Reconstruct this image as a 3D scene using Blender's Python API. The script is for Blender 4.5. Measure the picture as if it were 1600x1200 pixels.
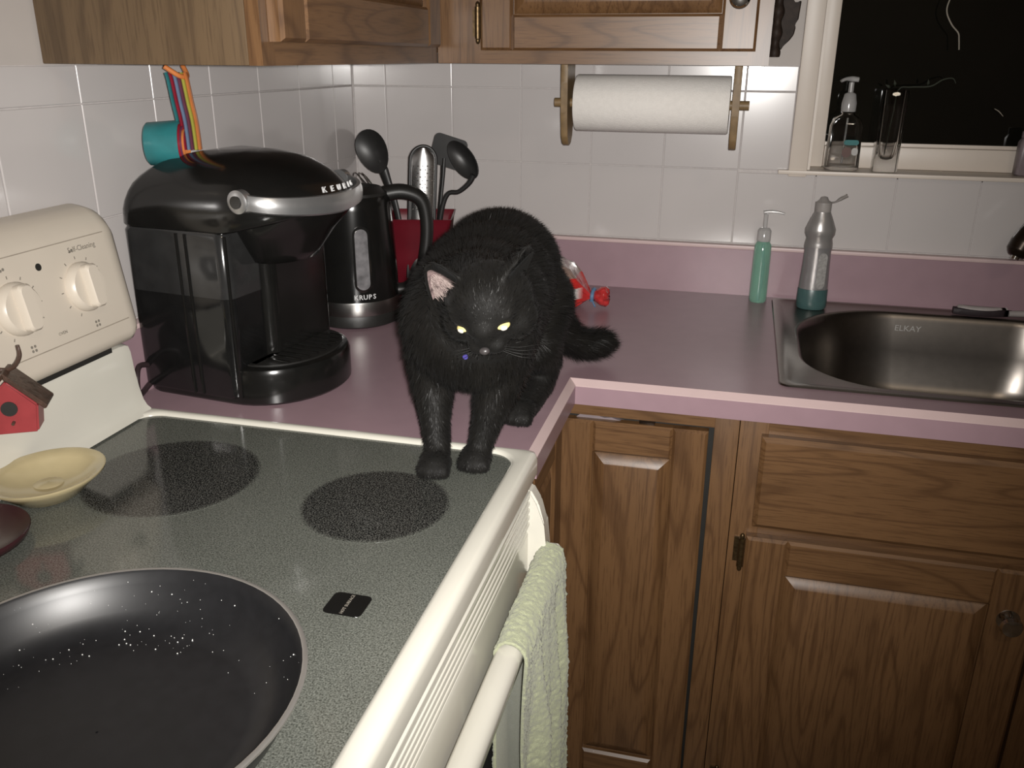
import bpy, bmesh, math, random
import numpy as np
from mathutils import Vector, Matrix
from math import sin, cos, pi, radians, sqrt
random.seed(7); rng = np.random.default_rng(7)
for o in list(bpy.data.objects): bpy.data.objects.remove(o)
SC = bpy.context.scene; COL = SC.collection

# ------------------------------------------------------------------ camera
CAM = Vector((0.8560, -1.9148, 1.3899)); YAW, PITCH, ROLL, FPX = 0.2482, 0.3568, 0.0064, 1372.4
_f = Vector((-sin(YAW)*cos(PITCH), cos(YAW)*cos(PITCH), -sin(PITCH)))
_r = Vector((cos(YAW), sin(YAW), 0)); _u = _r.cross(_f)
_r2 = cos(ROLL)*_r + sin(ROLL)*_u; _u2 = -sin(ROLL)*_r + cos(ROLL)*_u
cd = bpy.data.cameras.new('camera'); cam = bpy.data.objects.new('camera', cd); COL.objects.link(cam)
cd.sensor_width = 36; cd.lens = FPX*36/1600; cd.clip_start = .01
cam.matrix_world = Matrix(((_r2.x, _u2.x, -_f.x, CAM.x), (_r2.y, _u2.y, -_f.y, CAM.y), (_r2.z, _u2.z, -_f.z, CAM.z), (0, 0, 0, 1)))
SC.camera = cam
# ------------------------------------------------------------------ world, lights, exposure
w = bpy.data.worlds.new('night'); SC.world = w; w.use_nodes = True
w.node_tree.nodes['Background'].inputs[0].default_value = (.010, .009, .008, 1)
w.node_tree.nodes['Background'].inputs[1].default_value = 1
# the phone's flash, right beside the lens
fl = bpy.data.lights.new('phone_flash', 'SPOT'); fl.energy = 96; fl.color = (1, .965, .925)
fl.spot_size = radians(94); fl.spot_blend = 1.0; fl.shadow_soft_size = .007
flo = bpy.data.objects.new('phone_flash', fl); COL.objects.link(flo)
flo.location = CAM + _r2*.012 + _u2*.004
flo.rotation_euler = (_f + _r2*-.06 + _u2*.13).to_track_quat('-Z', 'Y').to_euler()
# unseen overhead lamp, added as a dim warm fill for the room
al = bpy.data.lights.new('overhead_fill', 'AREA'); al.shape = 'DISK'; al.size = .35; al.energy = 5; al.color = (1, .84, .66)
alo = bpy.data.objects.new('overhead_fill', al); COL.objects.link(alo); alo.location = (1.5, -2.3, 2.36)
SC.view_settings.view_transform = 'Standard'; SC.view_settings.look = 'None'
SC.view_settings.gamma = 1; SC.view_settings.use_curve_mapping = False; SC.view_settings.exposure = 0

# ------------------------------------------------------------------ materials
def nmat(name):
    m = bpy.data.materials.new(name); m.use_nodes = True
    return m, m.node_tree.nodes, m.node_tree.links, m.node_tree.nodes['Principled BSDF']
def setp(b, **k):
    for a, v in k.items():
        n = {'col': 'Base Color', 'rough': 'Roughness', 'metal': 'Metallic', 'spec': 'Specular IOR Level', 'trans': 'Transmission Weight',
             'ior': 'IOR', 'coat': 'Coat Weight', 'coatr': 'Coat Roughness', 'sheen': 'Sheen Weight', 'sheenr': 'Sheen Roughness', 'alpha': 'Alpha', 'aniso': 'Anisotropic'}[a]
        b.inputs[n].default_value = (*v, 1) if a == 'col' else v
def texco(N, L, scale=(1, 1, 1), rot=(0, 0, 0)):
    t = N.new('ShaderNodeTexCoord'); mp = N.new('ShaderNodeMapping'); mp.inputs['Scale'].default_value = scale; mp.inputs['Rotation'].default_value = rot
    L.new(t.outputs['Object'], mp.inputs['Vector']); return mp.outputs['Vector']
def noise(N, L, vec, scale=5, detail=3, rough=.5, dist=0):
    n = N.new('ShaderNodeTexNoise'); n.inputs['Scale'].default_value = scale; n.inputs['Detail'].default_value = detail
    n.inputs['Roughness'].default_value = rough; n.inputs['Distortion'].default_value = dist
    L.new(vec, n.inputs['Vector']); return n.outputs['Fac']
def ramp(N, L, fac, stops, interp='LINEAR'):
    r = N.new('ShaderNodeValToRGB'); r.color_ramp.interpolation = interp
    while len(r.color_ramp.elements) < len(stops): r.color_ramp.elements.new(.5)
    for e, (p, c) in zip(r.color_ramp.elements, stops):
        e.position = p; e.color = (*c, 1) if len(c) == 3 else c
    L.new(fac, r.inputs['Fac']); return r.outputs['Color']
def mixc(N, L, fac, a, b, mode='MIX'):
    m = N.new('ShaderNodeMix'); m.data_type = 'RGBA'; m.blend_type = mode
    for s, v in ((m.inputs[0], fac), (m.inputs[6], a), (m.inputs[7], b)):
        if hasattr(v, 'is_output'): L.new(v, s)
        elif isinstance(v, tuple): s.default_value = (*v, 1)
        else: s.default_value = v
    return m.outputs[2]
def bump(N, L, b, h, strength=.3, dist=.002):
    n = N.new('ShaderNodeBump'); n.inputs['Strength'].default_value = strength; n.inputs['Distance'].default_value = dist
    L.new(h, n.inputs['Height']); L.new(n.outputs['Normal'], b.inputs['Normal'])
def plain(name, col, rough=.5, var=.12, vscale=40, bmp=0, bscale=300, **k):
    m, N, L, b = nmat(name); setp(b, rough=rough, **k); v = texco(N, L)
    f = noise(N, L, v, vscale, 4)
    a = tuple(max(0, c*(1-var)) for c in col); z = tuple(min(1, c*(1+var)) for c in col)
    L.new(ramp(N, L, f, [(.3, a), (.7, z)]), b.inputs['Base Color'])
    if bmp: bump(N, L, b, noise(N, L, v, bscale, 2), bmp)
    return m
def oak(name, axis, base=(.148, .076, .032), dark=(.062, .028, .011), rough=.40):
    m, N, L, b = nmat(name); setp(b, rough=rough, coat=.15, coatr=.3)
    s = [1.0, 1.0, 1.0]; s[axis] = .05
    inf = N.new('ShaderNodeObjectInfo'); t = N.new('ShaderNodeTexCoord'); add = N.new('ShaderNodeVectorMath'); add.operation = 'ADD'
    mul = N.new('ShaderNodeVectorMath'); mul.operation = 'SCALE'; mul.inputs[0].default_value = (3.1, 5.7, 4.3); L.new(inf.outputs['Random'], mul.inputs['Scale'])
    L.new(t.outputs['Object'], add.inputs[0]); L.new(mul.outputs[0], add.inputs[1])
    mp = N.new('ShaderNodeMapping'); mp.inputs['Scale'].default_value = s; L.new(add.outputs[0], mp.inputs['Vector']); v = mp.outputs['Vector']
    s2 = [1.0, 1.0, 1.0]; s2[axis] = .11
    mp2 = N.new('ShaderNodeMapping'); mp2.inputs['Scale'].default_value = s2; L.new(add.outputs[0], mp2.inputs['Vector'])
    big = noise(N, L, mp2.outputs['Vector'], 9, 2, .5, .4)
    # cathedral growth rings: sine of a slow field
    mm = N.new('ShaderNodeMath'); mm.operation = 'MULTIPLY'; mm.inputs[1].default_value = 85; L.new(big, mm.inputs[0])
    sn = N.new('ShaderNodeMath'); sn.operation = 'SINE'; L.new(mm.outputs[0], sn.inputs[0])
    ring = ramp(N, L, sn.outputs[0], [(.0, (0, 0, 0)), (.75, (.35, .35, .35)), (1, (1, 1, 1))])
    pore = noise(N, L, v, 330, 3, .65)
    tone = noise(N, L, mp2.outputs['Vector'], 16, 3, .5)
    c1 = mixc(N, L, tone, tuple(x*.78 for x in base), tuple(x*1.22 for x in base))
    rf = N.new('ShaderNodeMath'); rf.operation = 'MULTIPLY'; rf.inputs[1].default_value = .55; L.new(ring, rf.inputs[0])
    c2 = mixc(N, L, rf.outputs[0], c1, dark)
    pf = ramp(N, L, pore, [(.50, (0, 0, 0)), (.66, (.55, .55, .55))])
    L.new(mixc(N, L, pf, c2, dark), b.inputs['Base Color'])
    bump(N, L, b, pore, -.25, .0008)
    return m
M = {}
M['oak_z'] = oak('oak_vertical', 2); M['oak_x'] = oak('oak_lengthwise', 0); M['oak_y'] = oak('oak_crosswise', 1)
M['oak_side'] = oak('oak_end_panel', 2, (.108, .068, .034), (.052, .030, .014), .5)
M['wood_holder'] = plain('holder_wood', (.20, .13, .06), .5, .2, 60)
M['tile'] = plain('white_glazed_tile', (.515, .484, .472), .2, .02, 6, coat=.5, coatr=.1)
M['grout'] = plain('grout', (.53, .495, .48), .8, .08, 120)
M['paint'] = plain('beige_wall_paint', (.47, .43, .40), .6, .04, 8)
M['ceiling'] = plain('ceiling_paint', (.6, .58, .54), .8, .03, 6)
M['floor'] = plain('vinyl_floor', (.24, .18, .13), .4, .15, 12)
M['mauve'] = plain('mauve_laminate', (.315, .210, .238), .32, .03, 30, .02, 400)
M['mauve_pale'] = plain('pale_pink_bevel', (.58, .44, .43), .4, .02, 30)
M['caulk'] = plain('caulk', (.55, .49, .44), .6, .06, 60)
M['window_white'] = plain('window_paint', (.60, .53, .46), .4, .03, 15)
M['enamel'] = plain('white_enamel', (.60, .58, .51), .2, .02, 12, coat=.5, coatr=.08)
M['almond'] = plain('almond_panel', (.56, .50, .42), .36, .02, 14)
M['slot'] = plain('dark_slot', (.012, .011, .009), .7)
M['ink'] = plain('grey_print', (.20, .18, .15), .6)
M['blackplastic'] = plain('glossy_black_plastic', (.0075, .0073, .0068), .17, .1, 30, spec=.5)
M['blackmatte'] = plain('matte_black_plastic', (.013, .0125, .0115), .45, .15, 40)
M['smoke_empty'] = plain('smoked_tank', (.021, .021, .021), .14, .2, 30)
M['smoke_water'] = plain('smoked_tank_filled', (.008, .008, .008), .12, .2, 30)
M['silver'] = plain('silver_paint', (.50, .50, .50), .3, .04, 50, metal=.85)
M['steel'] = plain('brushed_steel', (.215, .195, .175), .30, .05, 60, metal=1.0)
M['chrome'] = plain('chrome', (.6, .58, .55), .12, .03, 50, metal=1.0)
M['whiteprint'] = plain('pale_print', (.62, .62, .62), .5)
M['crock'] = plain('red_ceramic', (.105, .007, .013), .25, .1, 20)
M['nylon'] = plain('black_nylon', (.016, .0155, .015), .42, .15, 60)
M['paper'] = plain('paper_towel', (.74, .71, .67), .95, .03, 120, .35, 500)
M['card'] = plain('cardboard', (.3, .22, .14), .9)
M['bronze'] = plain('dark_bronze', (.028, .018, .012), .3, .3, 60, metal=.6)
M['iron'] = plain('dark_carved_wood', (.022, .014, .010), .6, .4, 90, spec=.2)
M['grater'] = plain('grater_steel', (.62, .61, .60), .26, .05, 60, metal=1.0)
M['brass_old'] = plain('antique_brass', (.10, .065, .03), .35, .4, 200, metal=.8)
M['towel'] = plain('sage_terry', (.34, .36, .235), .95, .10, 400, .5, 700, sheen=.3)
M['pan'] = plain('nonstick', (.0085, .0085, .0095), .40, .15, 90, spec=.6)
M['panrim'] = plain('pan_rim_metal', (.5, .48, .45), .35, .05, 40, metal=.8)
M['panout'] = plain('pan_outside', (.10, .02, .02), .3)
M['cream'] = plain('cream_ceramic', (.47, .395, .23), .2, .05, 30, coat=.5, coatr=.1)
M['maroon'] = plain('maroon_glaze', (.035, .012, .014), .25, .1, 30)
M['birdred'] = plain('bird_red', (.27, .040, .043), .35, .12, 40)
M['birdbrown'] = plain('bird_brown', (.06, .035, .025), .35, .35, 90, .4, 150)
M['teal'] = plain('teal_plastic', (.022, .16, .17), .4)
M['cred'] = plain('red_plastic', (.24, .012, .025), .35)
M['cpurple'] = plain('plum_plastic', (.12, .03, .06), .35)
M['cblue'] = plain('blue_plastic', (.14, .20, .30), .35)
M['clime'] = plain('lime_plastic', (.33, .34, .06), .3)
M['corange'] = plain('orange_plastic', (.52, .17, .05), .3)
M['tie'] = plain('blue_tie', (.10, .20, .33), .5)
M['palegrey'] = plain('lilac_grey', (.22, .18, .19), .4)
M['leaf'] = plain('dry_green_vine', (.022, .027, .016), .7)
M['stem_pale'] = plain('pale_tendril', (.30, .27, .22), .6)
M['brownlabel'] = plain('brown_label', (.10, .05, .04), .6)
M['teallabel'] = plain('teal_label', (.02, .15, .15), .6)
M['greylabel'] = plain('grey_label', (.42, .41, .39), .6)
M['rubber'] = plain('dark_rubber', (.02, .012, .015), .6)
M['greybrush'] = plain('brush_white', (.35, .32, .31), .5)
M['cord'] = plain('dark_cord', (.03, .018, .02), .5)
def glassm(name, col=(1, 1, 1), rough=0.0, ior=1.45):
    m, N, L, b = nmat(name); setp(b, rough=rough, trans=1.0, ior=ior); v = texco(N, L)
    L.new(ramp(N, L, noise(N, L, v, 20, 2), [(.3, tuple(c*.96 for c in col)), (.7, col)]), b.inputs['Base Color'])
    return m
M['glass'] = glassm('clear_glass', (.95, .95, .95))
M['greenliq'] = glassm('green_soap', (.45, .80, .64), .12); M['greenliq'].node_tree.nodes['Principled BSDF'].inputs['Transmission Weight'].default_value = .7
M['clearplastic'] = glassm('clear_plastic', (.62, .61, .60), .15); M['clearplastic'].node_tree.nodes['Principled BSDF'].inputs['Transmission Weight'].default_value = .55
M['gauge'] = plain('gauge_window', (.34, .33, .34), .12, .4, 60, metal=.5)
def pane():
    m, N, L, b = nmat('night_pane'); setp(b, rough=.03, spec=.5); v = texco(N, L)
    L.new(ramp(N, L, noise(N, L, v, 4, 3), [(.3, (.004, .004, .003)), (.7, (.006, .0055, .004))]), b.inputs['Base Color'])
    return m
M['pane'] = pane()
def speckle(name, lo, hi, p0, p1, scale=640, edge=None):
    m, N, L, b = nmat(name); setp(b, rough=.10, spec=.5); v = texco(N, L)
    f = noise(N, L, v, scale, 2, .6); c = ramp(N, L, f, [(p0, lo), (p1, hi)])
    mott = noise(N, L, v, 6, 2)
    c = mixc(N, L, 1.0, c, ramp(N, L, mott, [(.3, (.88, .88, .88)), (.7, (1, 1, 1))]), 'MULTIPLY')
    if edge:
        r0, r1, glo, ghi, g0, g1 = edge     # radial fade out to the surrounding speckle
        t = N.new('ShaderNodeTexCoord'); ln = N.new('ShaderNodeVectorMath'); ln.operation = 'LENGTH'; L.new(t.outputs['Object'], ln.inputs[0])
        n2 = noise(N, L, v, scale*.9, 1); a = N.new('ShaderNodeMath'); a.operation = 'MULTIPLY_ADD'; L.new(n2, a.inputs[0]); a.inputs[1].default_value = .014; L.new(ln.outputs['Value'], a.inputs[2])
        mr = N.new('ShaderNodeMapRange'); L.new(a.outputs[0], mr.inputs['Value']); mr.inputs['From Min'].default_value = r0+.007; mr.inputs['From Max'].default_value = r1+.007
        c = mixc(N, L, mr.outputs['Result'], c, ramp(N, L, f, [(g0, glo), (g1, ghi)]))
    L.new(c, b.inputs['Base Color']); return m
GLO, GHI, G0, G1 = (.042, .045, .038), (.175, .182, .160), .32, .68
M['cooktop'] = speckle('speckled_ceramic', GLO, GHI, G0, G1)
def burner_mat(r): return speckle('burner_print', (.005, .005, .005), (.16, .16, .145),   .44, .74, 640, (r-.006, r, GLO, GHI, G0, G1))
def breadm():
    m, N, L, b = nmat('bread_bag'); setp(b, rough=.18, coat=.6, coatr=.1); t = N.new('ShaderNodeTexCoord'); sp = N.new('ShaderNodeSeparateXYZ'); L.new(t.outputs['Object'], sp.inputs[0])
    red, wht, brn = (.50, .028, .024), (.62, .60, .58), (.25, .17, .14)
    mr = N.new('ShaderNodeMapRange'); mr.inputs['From Min'].default_value = 0; mr.inputs['From Max'].default_value = .10; L.new(sp.outputs['Z'], mr.inputs['Value'])
    c = ramp(N, L, mr.outputs['Result'], [(0, red), (.24, wht), (.46, red), (.66, brn), (.95, red)], 'CONSTANT')
    mx = N.new('ShaderNodeMapRange'); mx.inputs['From Min'].default_value = .118; mx.inputs['From Max'].default_value = .13; L.new(sp.outputs['X'], mx.inputs['Value'])
    c = mixc(N, L, mx.outputs['Result'], c, (.45, .03, .03)); L.new(c, b.inputs['Base Color'])
    bump(N, L, b, noise(N, L, texco(N, L), 55, 4), .8, .006); return m
M['bread'] = breadm()
def furm(name, col, rough=.5):
    m, N, L, b = nmat(name); setp(b, rough=rough, spec=.2, sheen=.02, sheenr=.5); v = texco(N, L)
    L.new(ramp(N, L, noise(N, L, v, 35, 4), [(.3, tuple(c*.7 for c in col)), (.7, tuple(c*1.3 for c in col))]), b.inputs['Base Color']); return m
M['catskin'] = furm('black_cat_coat', (.006, .0056, .005), .7)
M['catfur'] = furm('black_fur', (.0078, .0070, .0060), .42)
M['earpink'] = plain('inner_ear', (.20, .145, .14), .6, .85, 75)
M['eye'] = plain('eyeshine_yellow', (.80, .66, .26), .1, .15, 120, coat=1, coatr=.03)  # flash eyeshine put into the colour as a bright yellow
M['eyeshine_pupil'] = plain('eyeshine_pupil', (.9, .85, .75), .1, .05, 100, coat=1, coatr=.03)  # near-white colour stands in for the flash shining back from the pupil
M['nose'] = plain('nose_leather', (.045, .040, .040), .35)
M['tag'] = plain('violet_tag', (.12, .10, .45), .2, .2, 50, metal=.5)

# ------------------------------------------------------------------ mesh helpers
def newbm(): return bmesh.new()
def box(bm, a, b, bev=0, seg=2):
    a, b = Vector(a), Vector(b); lo = Vector((min(a[i], b[i]) for i in range(3))); hi = Vector((max(a[i], b[i]) for i in range(3)))
    t = bmesh.new(); bmesh.ops.create_cube(t, size=1)
    for v in t.verts: v.co = Vector(((lo[i]+hi[i])/2 + v.co[i]*(hi[i]-lo[i]) for i in range(3)))
    if bev: bmesh.ops.bevel(t, geom=list(t.edges), offset=bev, segments=seg, affect='EDGES', profile=.6)
    merge(bm, t); return bm
def merge(bm, t, mtx=None):
    me = bpy.data.meshes.new('t'); t.to_mesh(me); t.free()
    if mtx is not None: me.transform(mtx)
    bm.from_mesh(me); bpy.data.meshes.remove(me)
def loft(bm, rings, cap0=True, cap1=True, closed=True):
    R = [[bm.verts.new(p) for p in r] for r in rings]; n = len(R[0])
    for a, b in zip(R, R[1:]):
        for i in range(n if closed else n-1):
            j = (i+1) % n
            try: bm.faces.new((a[i], a[j], b[j], b[i]))
            except ValueError: pass
    if cap0: bm.faces.new(list(reversed(R[0])))
    if cap1: bm.faces.new(R[-1])
    return bm
def lathe(bm, prof, c=(0, 0, 0), n=32, axis='z', cap=True, sy=1.0):
    rings = []
    for r, h in prof:
        ring = []
        for i in range(n):
            a = 2*pi*i/n; x, y = max(r, 1e-5)*cos(a), max(r, 1e-5)*sin(a)*sy
            p = {'z': (x, y, h), 'x': (h, x, y), 'y': (y, h, x)}[axis]
            ring.append((c[0]+p[0], c[1]+p[1], c[2]+p[2]))
        rings.append(ring)
    return loft(bm, rings, cap, cap)
def smooth_path(pts, k=6):
    P = [Vector(p) for p in pts]; out = []
    for i in range(len(P)-1):
        p0, p1, p2, p3 = P[max(i-1, 0)], P[i], P[i+1], P[min(i+2, len(P)-1)]
        for j in range(k):
            t = j/k; out.append(.5*((2*p1)+(-p0+p2)*t+(2*p0-5*p1+4*p2-p3)*t*t+(-p0+3*p1-3*p2+p3)*t**3))
    out.append(P[-1]); return out
def tube(bm, pts, rad, n=10, flat=1.0, up=(0, 0, 1), k=6, sm=True):
    m = len(pts); P = smooth_path(pts, k) if sm else [Vector(p) for p in pts]
    if isinstance(rad, (int, float)): rad = [rad]*m
    rr = [float(np.interp(i/(len(P)-1)*(m-1), range(m), rad)) for i in range(len(P))]
    rings = []; up = Vector(up); prev = None
    for i, p in enumerate(P):
        t = (P[min(i+1, len(P)-1)]-P[max(i-1, 0)]).normalized()
        s = t.cross(up) if prev is None else t.cross(prev)
        if s.length < 1e-4: s = t.cross(Vector((1, .1, 0)))
        s.normalize(); q = s.cross(t).normalized(); prev = q
        rings.append([p + s*(cos(2*pi*j/n)*rr[i]) + q*(sin(2*pi*j/n)*rr[i]*flat) for j in range(n)])
    return loft(bm, rings)
def rrect(x0, x1, y0, y1, r, n=8, z=0):
    """rounded rectangle, counter-clockwise; r is one radius or four (x1y1, x0y1, x0y0, x1y0)"""
    if isinstance(r, (int, float)): r = [r]*4
    out = []
    for (cx, cy, a0), q in zip(((x1, y1, 0), (x0, y1, pi/2), (x0, y0, pi), (x1, y0, 1.5*pi)), r):
        sx = -1 if cx == x1 else 1; sy = -1 if cy == y1 else 1
        for i in range(n+1):
            a = a0 + pi/2*i/n; out.append((cx+sx*q+q*cos(a), cy+sy*q+q*sin(a), z))
    return out
def prism(bm, poly, h0, h1, axis='z'):
    def P(a, b, h): return {'z': (a, b, h), 'x': (h, a, b), 'y': (a, h, b)}[axis]
    loft(bm, [[P(a, b, h0) for a, b in poly], [P(a, b, h1) for a, b in poly]]); return bm
def ellipsoid(bm, c, r, rot=None, u=20, v=14):
    t = bmesh.new(); bmesh.ops.create_uvsphere(t, u_segments=u, v_segments=v, radius=1)
    mt = Matrix.Translation(Vector(c)) @ (rot.to_4x4() if rot is not None else Matrix.Identity(4)) @ Matrix.Diagonal((*r, 1))
    merge(bm, t, mt); return bm
def finish(bm, smooth=40):
    bmesh.ops.remove_doubles(bm, verts=bm.verts, dist=1e-6)
    bmesh.ops.recalc_face_normals(bm, faces=bm.faces)
    me = bpy.data.meshes.new('m'); bm.to_mesh(me); bm.free()
    if smooth:
        for p in me.polygons: p.use_smooth = True
        me.set_sharp_from_angle(angle=radians(smooth))
    return me
def wloc(o):
    v = Vector((0, 0, 0))
    while o is not None: v += o.location; o = o.parent
    return v
def obj(name, bm, mat, parent=None, smooth=40, local=False, kind=None, label=None):
    """bm in world coordinates (or in the parent's, if local); one mesh object"""
    me = finish(bm, smooth) if isinstance(bm, bmesh.types.BMesh) else bm
    me.materials.append(M[mat] if isinstance(mat, str) else mat)
    o = bpy.data.objects.new(name, me); me.name = name; COL.objects.link(o)
    n = len(me.vertices); co = np.empty(n*3); me.vertices.foreach_get('co', co); co = co.reshape(-1, 3)
    base = Vector((*(co[:, :2].min(0)+co[:, :2].max(0))/2, co[:, 2].min()))
    me.transform(Matrix.Translation(-base))
    if parent is not None:
        o.parent = parent; o.location = base if local else base - wloc(parent)
    else: o.location = base
    if kind: o['kind'] = kind
    if label: o['label'] = label
    return o
def tag(o, label, cat, group=None):
    o['label'] = label; o['category'] = cat
    if group: o['group'] = group
    return o
def thing(name, loc, label, cat, group=None, rotz=0):
    o = bpy.data.objects.new(name, None); COL.objects.link(o); o.empty_display_size = .02
    o.location = loc; o.rotation_euler = (0, 0, rotz); return tag(o, label, cat, group)
def struct(name, bm, mat, smooth=0):
    o = obj(name, bm, mat, None, smooth); o['kind'] = 'structure'; return o
def text(body, size, mtx, mat, parent, name='lettering', ext=.0003, local=False, bold=0):
    c = bpy.data.curves.new('t', 'FONT'); c.body = body; c.size = size; c.extrude = ext; c.align_x = 'CENTER'; c.align_y = 'CENTER'; c.offset = bold; c.resolution_u = 2
    t = bpy.data.objects.new('t', c); COL.objects.link(t)
    me = bpy.data.meshes.new_from_object(t.evaluated_get(bpy.context.evaluated_depsgraph_get()))
    bpy.data.objects.remove(t); bpy.data.curves.remove(c); me.transform(mtx)
    me.materials.clear()
    return obj(name, me, mat, parent, 0, local)
def frame(o, xax, yax):
    x = Vector(xax).normalized(); y = Vector(yax); y = (y - x*x.dot(y)).normalized(); z = x.cross(y)
    return Matrix(((x.x, y.x, z.x, o[0]), (x.y, y.y, z.y, o[1]), (x.z, y.z, z.z, o[2]), (0, 0, 0, 1)))

# ================================================================== SETTING
CT = .914; UB = 1.378
RX, FY, CZ = 3.0, -3.6, 2.42
struct('floor', box(newbm(), (-.1, FY-.1, -.05), (RX+.1, .2, 0)), 'floor')
struct('ceiling', box(newbm(), (-.1, FY-.1, CZ), (RX+.1, .2, CZ+.05)), 'ceiling')
struct('wall_right', box(newbm(), (RX, FY, 0), (RX+.1, .1, CZ)), 'paint')
struct('wall_front', box(newbm(), (-.1, FY-.1, 0), (RX+.1, FY, CZ)), 'paint')
WX0, WX1, WZ0, WZ1 = .985, 1.86, 1.165, 2.15
def wall_two(name, boxes_low, boxes_high):
    r = bpy.data.objects.new(name, None); COL.objects.link(r); r['kind'] = 'structure'
    b = newbm(); [box(b, *q) for q in boxes_low]; obj('tile_backing', b, 'grout', r, 0)
    b = newbm(); [box(b, *q) for q in boxes_high]; obj('painted_wall', b, 'paint', r, 0)
    return r
TT = 1.3765   # top of the tiling
wl = wall_two('wall_left', [((-.1, FY, 0), (-.003, .1, TT))], [((-.1, FY, TT), (-.003, .1, CZ))])
wb = wall_two('wall_back', [((-.003, .003, 0), (RX, .1, WZ0)), ((-.003, .003, WZ0), (WX0, .1, TT)), ((WX1, .003, WZ0), (RX, .1, TT))],
              [((-.003, .003, TT), (WX0, .1, CZ)), ((WX1, .003, TT), (RX, .1, CZ)), ((WX0, .003, WZ1), (WX1, .1, CZ))])
def tile_mesh(wd, ht):
    g = .0009; b = newbm(); d = .0013
    rings = [[(x, .0028, z) for x, z in ((g, g), (wd-g, g), (wd-g, ht-g), (g, ht-g))]]
    for ins, y in ((g, .0009), (g+d*.35, .0003), (g+d, 0)):
        rings.append([(x, y, z) for x, z in ((ins, ins), (wd-ins, ins), (wd-ins, ht-ins), (ins, ht-ins))])
    loft(b, rings, False, True); bmesh.ops.recalc_face_normals(b, faces=b.faces)
    me = bpy.data.meshes.new('tile'); b.to_mesh(me); b.free(); me.materials.append(M['tile'])
    return me
TM = {}
def tile(parent, a0, a1, z0, z1, left):
    if a1-a0 < .006 or z1-z0 < .006: return
    k = (round(a1-a0, 4), round(z1-z0, 4))
    if k not in TM: TM[k] = tile_mesh(*k)
    o = bpy.data.objects.new('tile', TM[k]); COL.objects.link(o); o.parent = parent
    j = lambda: random.uniform(-.0007, .0007)
    if left: o.location = (0, a0, z0); o.rotation_euler = (j(), j(), pi/2)
    else: o.location = (a0, 0, z0); o.rotation_euler = (j(), 0, j())
TS = .1545; ZR = [1.0205, 1.174, 1.3275, TT]
for z0, z1 in zip(ZR, ZR[1:]):
    for k in range(-1, 9):
        a0, a1 = max(.001, .078+TS*k), .078+TS*(k+1)
        if a0 >= a1: continue
        if z0 > 1.17: a1 = min(a1, .949)
        zz = z1 if a0 < .92 or z0 > 1.17 else min(z1, 1.1690)
        if a0 < .949 < a1 and z0 < 1.1:
            tile(wb, a0, a1, z0, 1.1690, False)
        else: tile(wb, a0, a1, z0, zz, False)
    for k in range(0, 10):
        a1, a0 = -.10-TS*(k-1), -.10-TS*k; a1 = min(a1, -.001)
        tile(wl, a0, a1, z0, z1, True)
# ---- window
win = bpy.data.objects.new('window_1', None); COL.objects.link(win); win.location = (1.42, 0, 1.16); win['kind'] = 'structure'
CX0, CX1 = .949, 1.90
b = newbm(); box(b, (CX0, -.014, WZ0+.0), (CX0+.036, .004, 2.19), .003); obj('casing', b, 'window_white', win)
b = newbm(); box(b, (CX1-.036, -.014, WZ0), (CX1, .004, 2.19), .003); obj('casing', b, 'window_white', win)
b = newbm(); box(b, (CX0, -.014, 2.15), (CX1, .004, 2.19), .003); obj('casing', b, 'window_white', win)
b = newbm(); box(b, (CX0-.02, -.017, 1.1695), (CX1+.02, .0, 1.178), .002); box(b, (WX0, -.001, 1.1695), (WX1, .10, 1.178)); obj('window_sill', b, 'window_white', win)
b = newbm()
for q in (((WX0, .003, 1.178), (WX0+.006, .10, 2.15)), ((WX1-.006, .003, 1.178), (WX1, .10, 2.15)), ((WX0, .003, 2.144), (WX1, .10, 2.15))): box(b, *q)
obj('jamb', b, 'window_white', win)
b = newbm(); box(b, (WX0+.006, .060, 1.178), (WX0+.034, .085, 2.144), .004); obj('sash_stile', b, 'window_white', win)
b = newbm(); box(b, (WX1-.034, .060, 1.178), (WX1-.006, .085, 2.144), .004); obj('sash_stile', b, 'window_white', win)
b = newbm(); box(b, (WX0+.034, .060, 1.178), (WX1-.034, .085, 1.222), .004); box(b, (WX0+.034, .072, 1.220), (WX1-.034, .082, 1.229), .002); obj('sash_rail', b, 'window_white', win)
b = newbm(); box(b, (WX0+.034, .060, 1.66), (WX1-.034, .085, 1.70), .004); obj('sash_rail', b, 'window_white', win)
b = newbm(); box(b, (WX0+.034, .060, 2.104), (WX1-.034, .085, 2.144), .004); obj('sash_rail', b, 'window_white', win)
b = newbm(); box(b, (WX0+.03, .077, 1.21), (WX1-.03, .080, 1.67)); obj('pane', b, 'pane', win, 0)
b = newbm(); box(b, (WX0+.03, .077, 1.69), (WX1-.03, .080, 2.12)); obj('pane', b, 'pane', win, 0)

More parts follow.
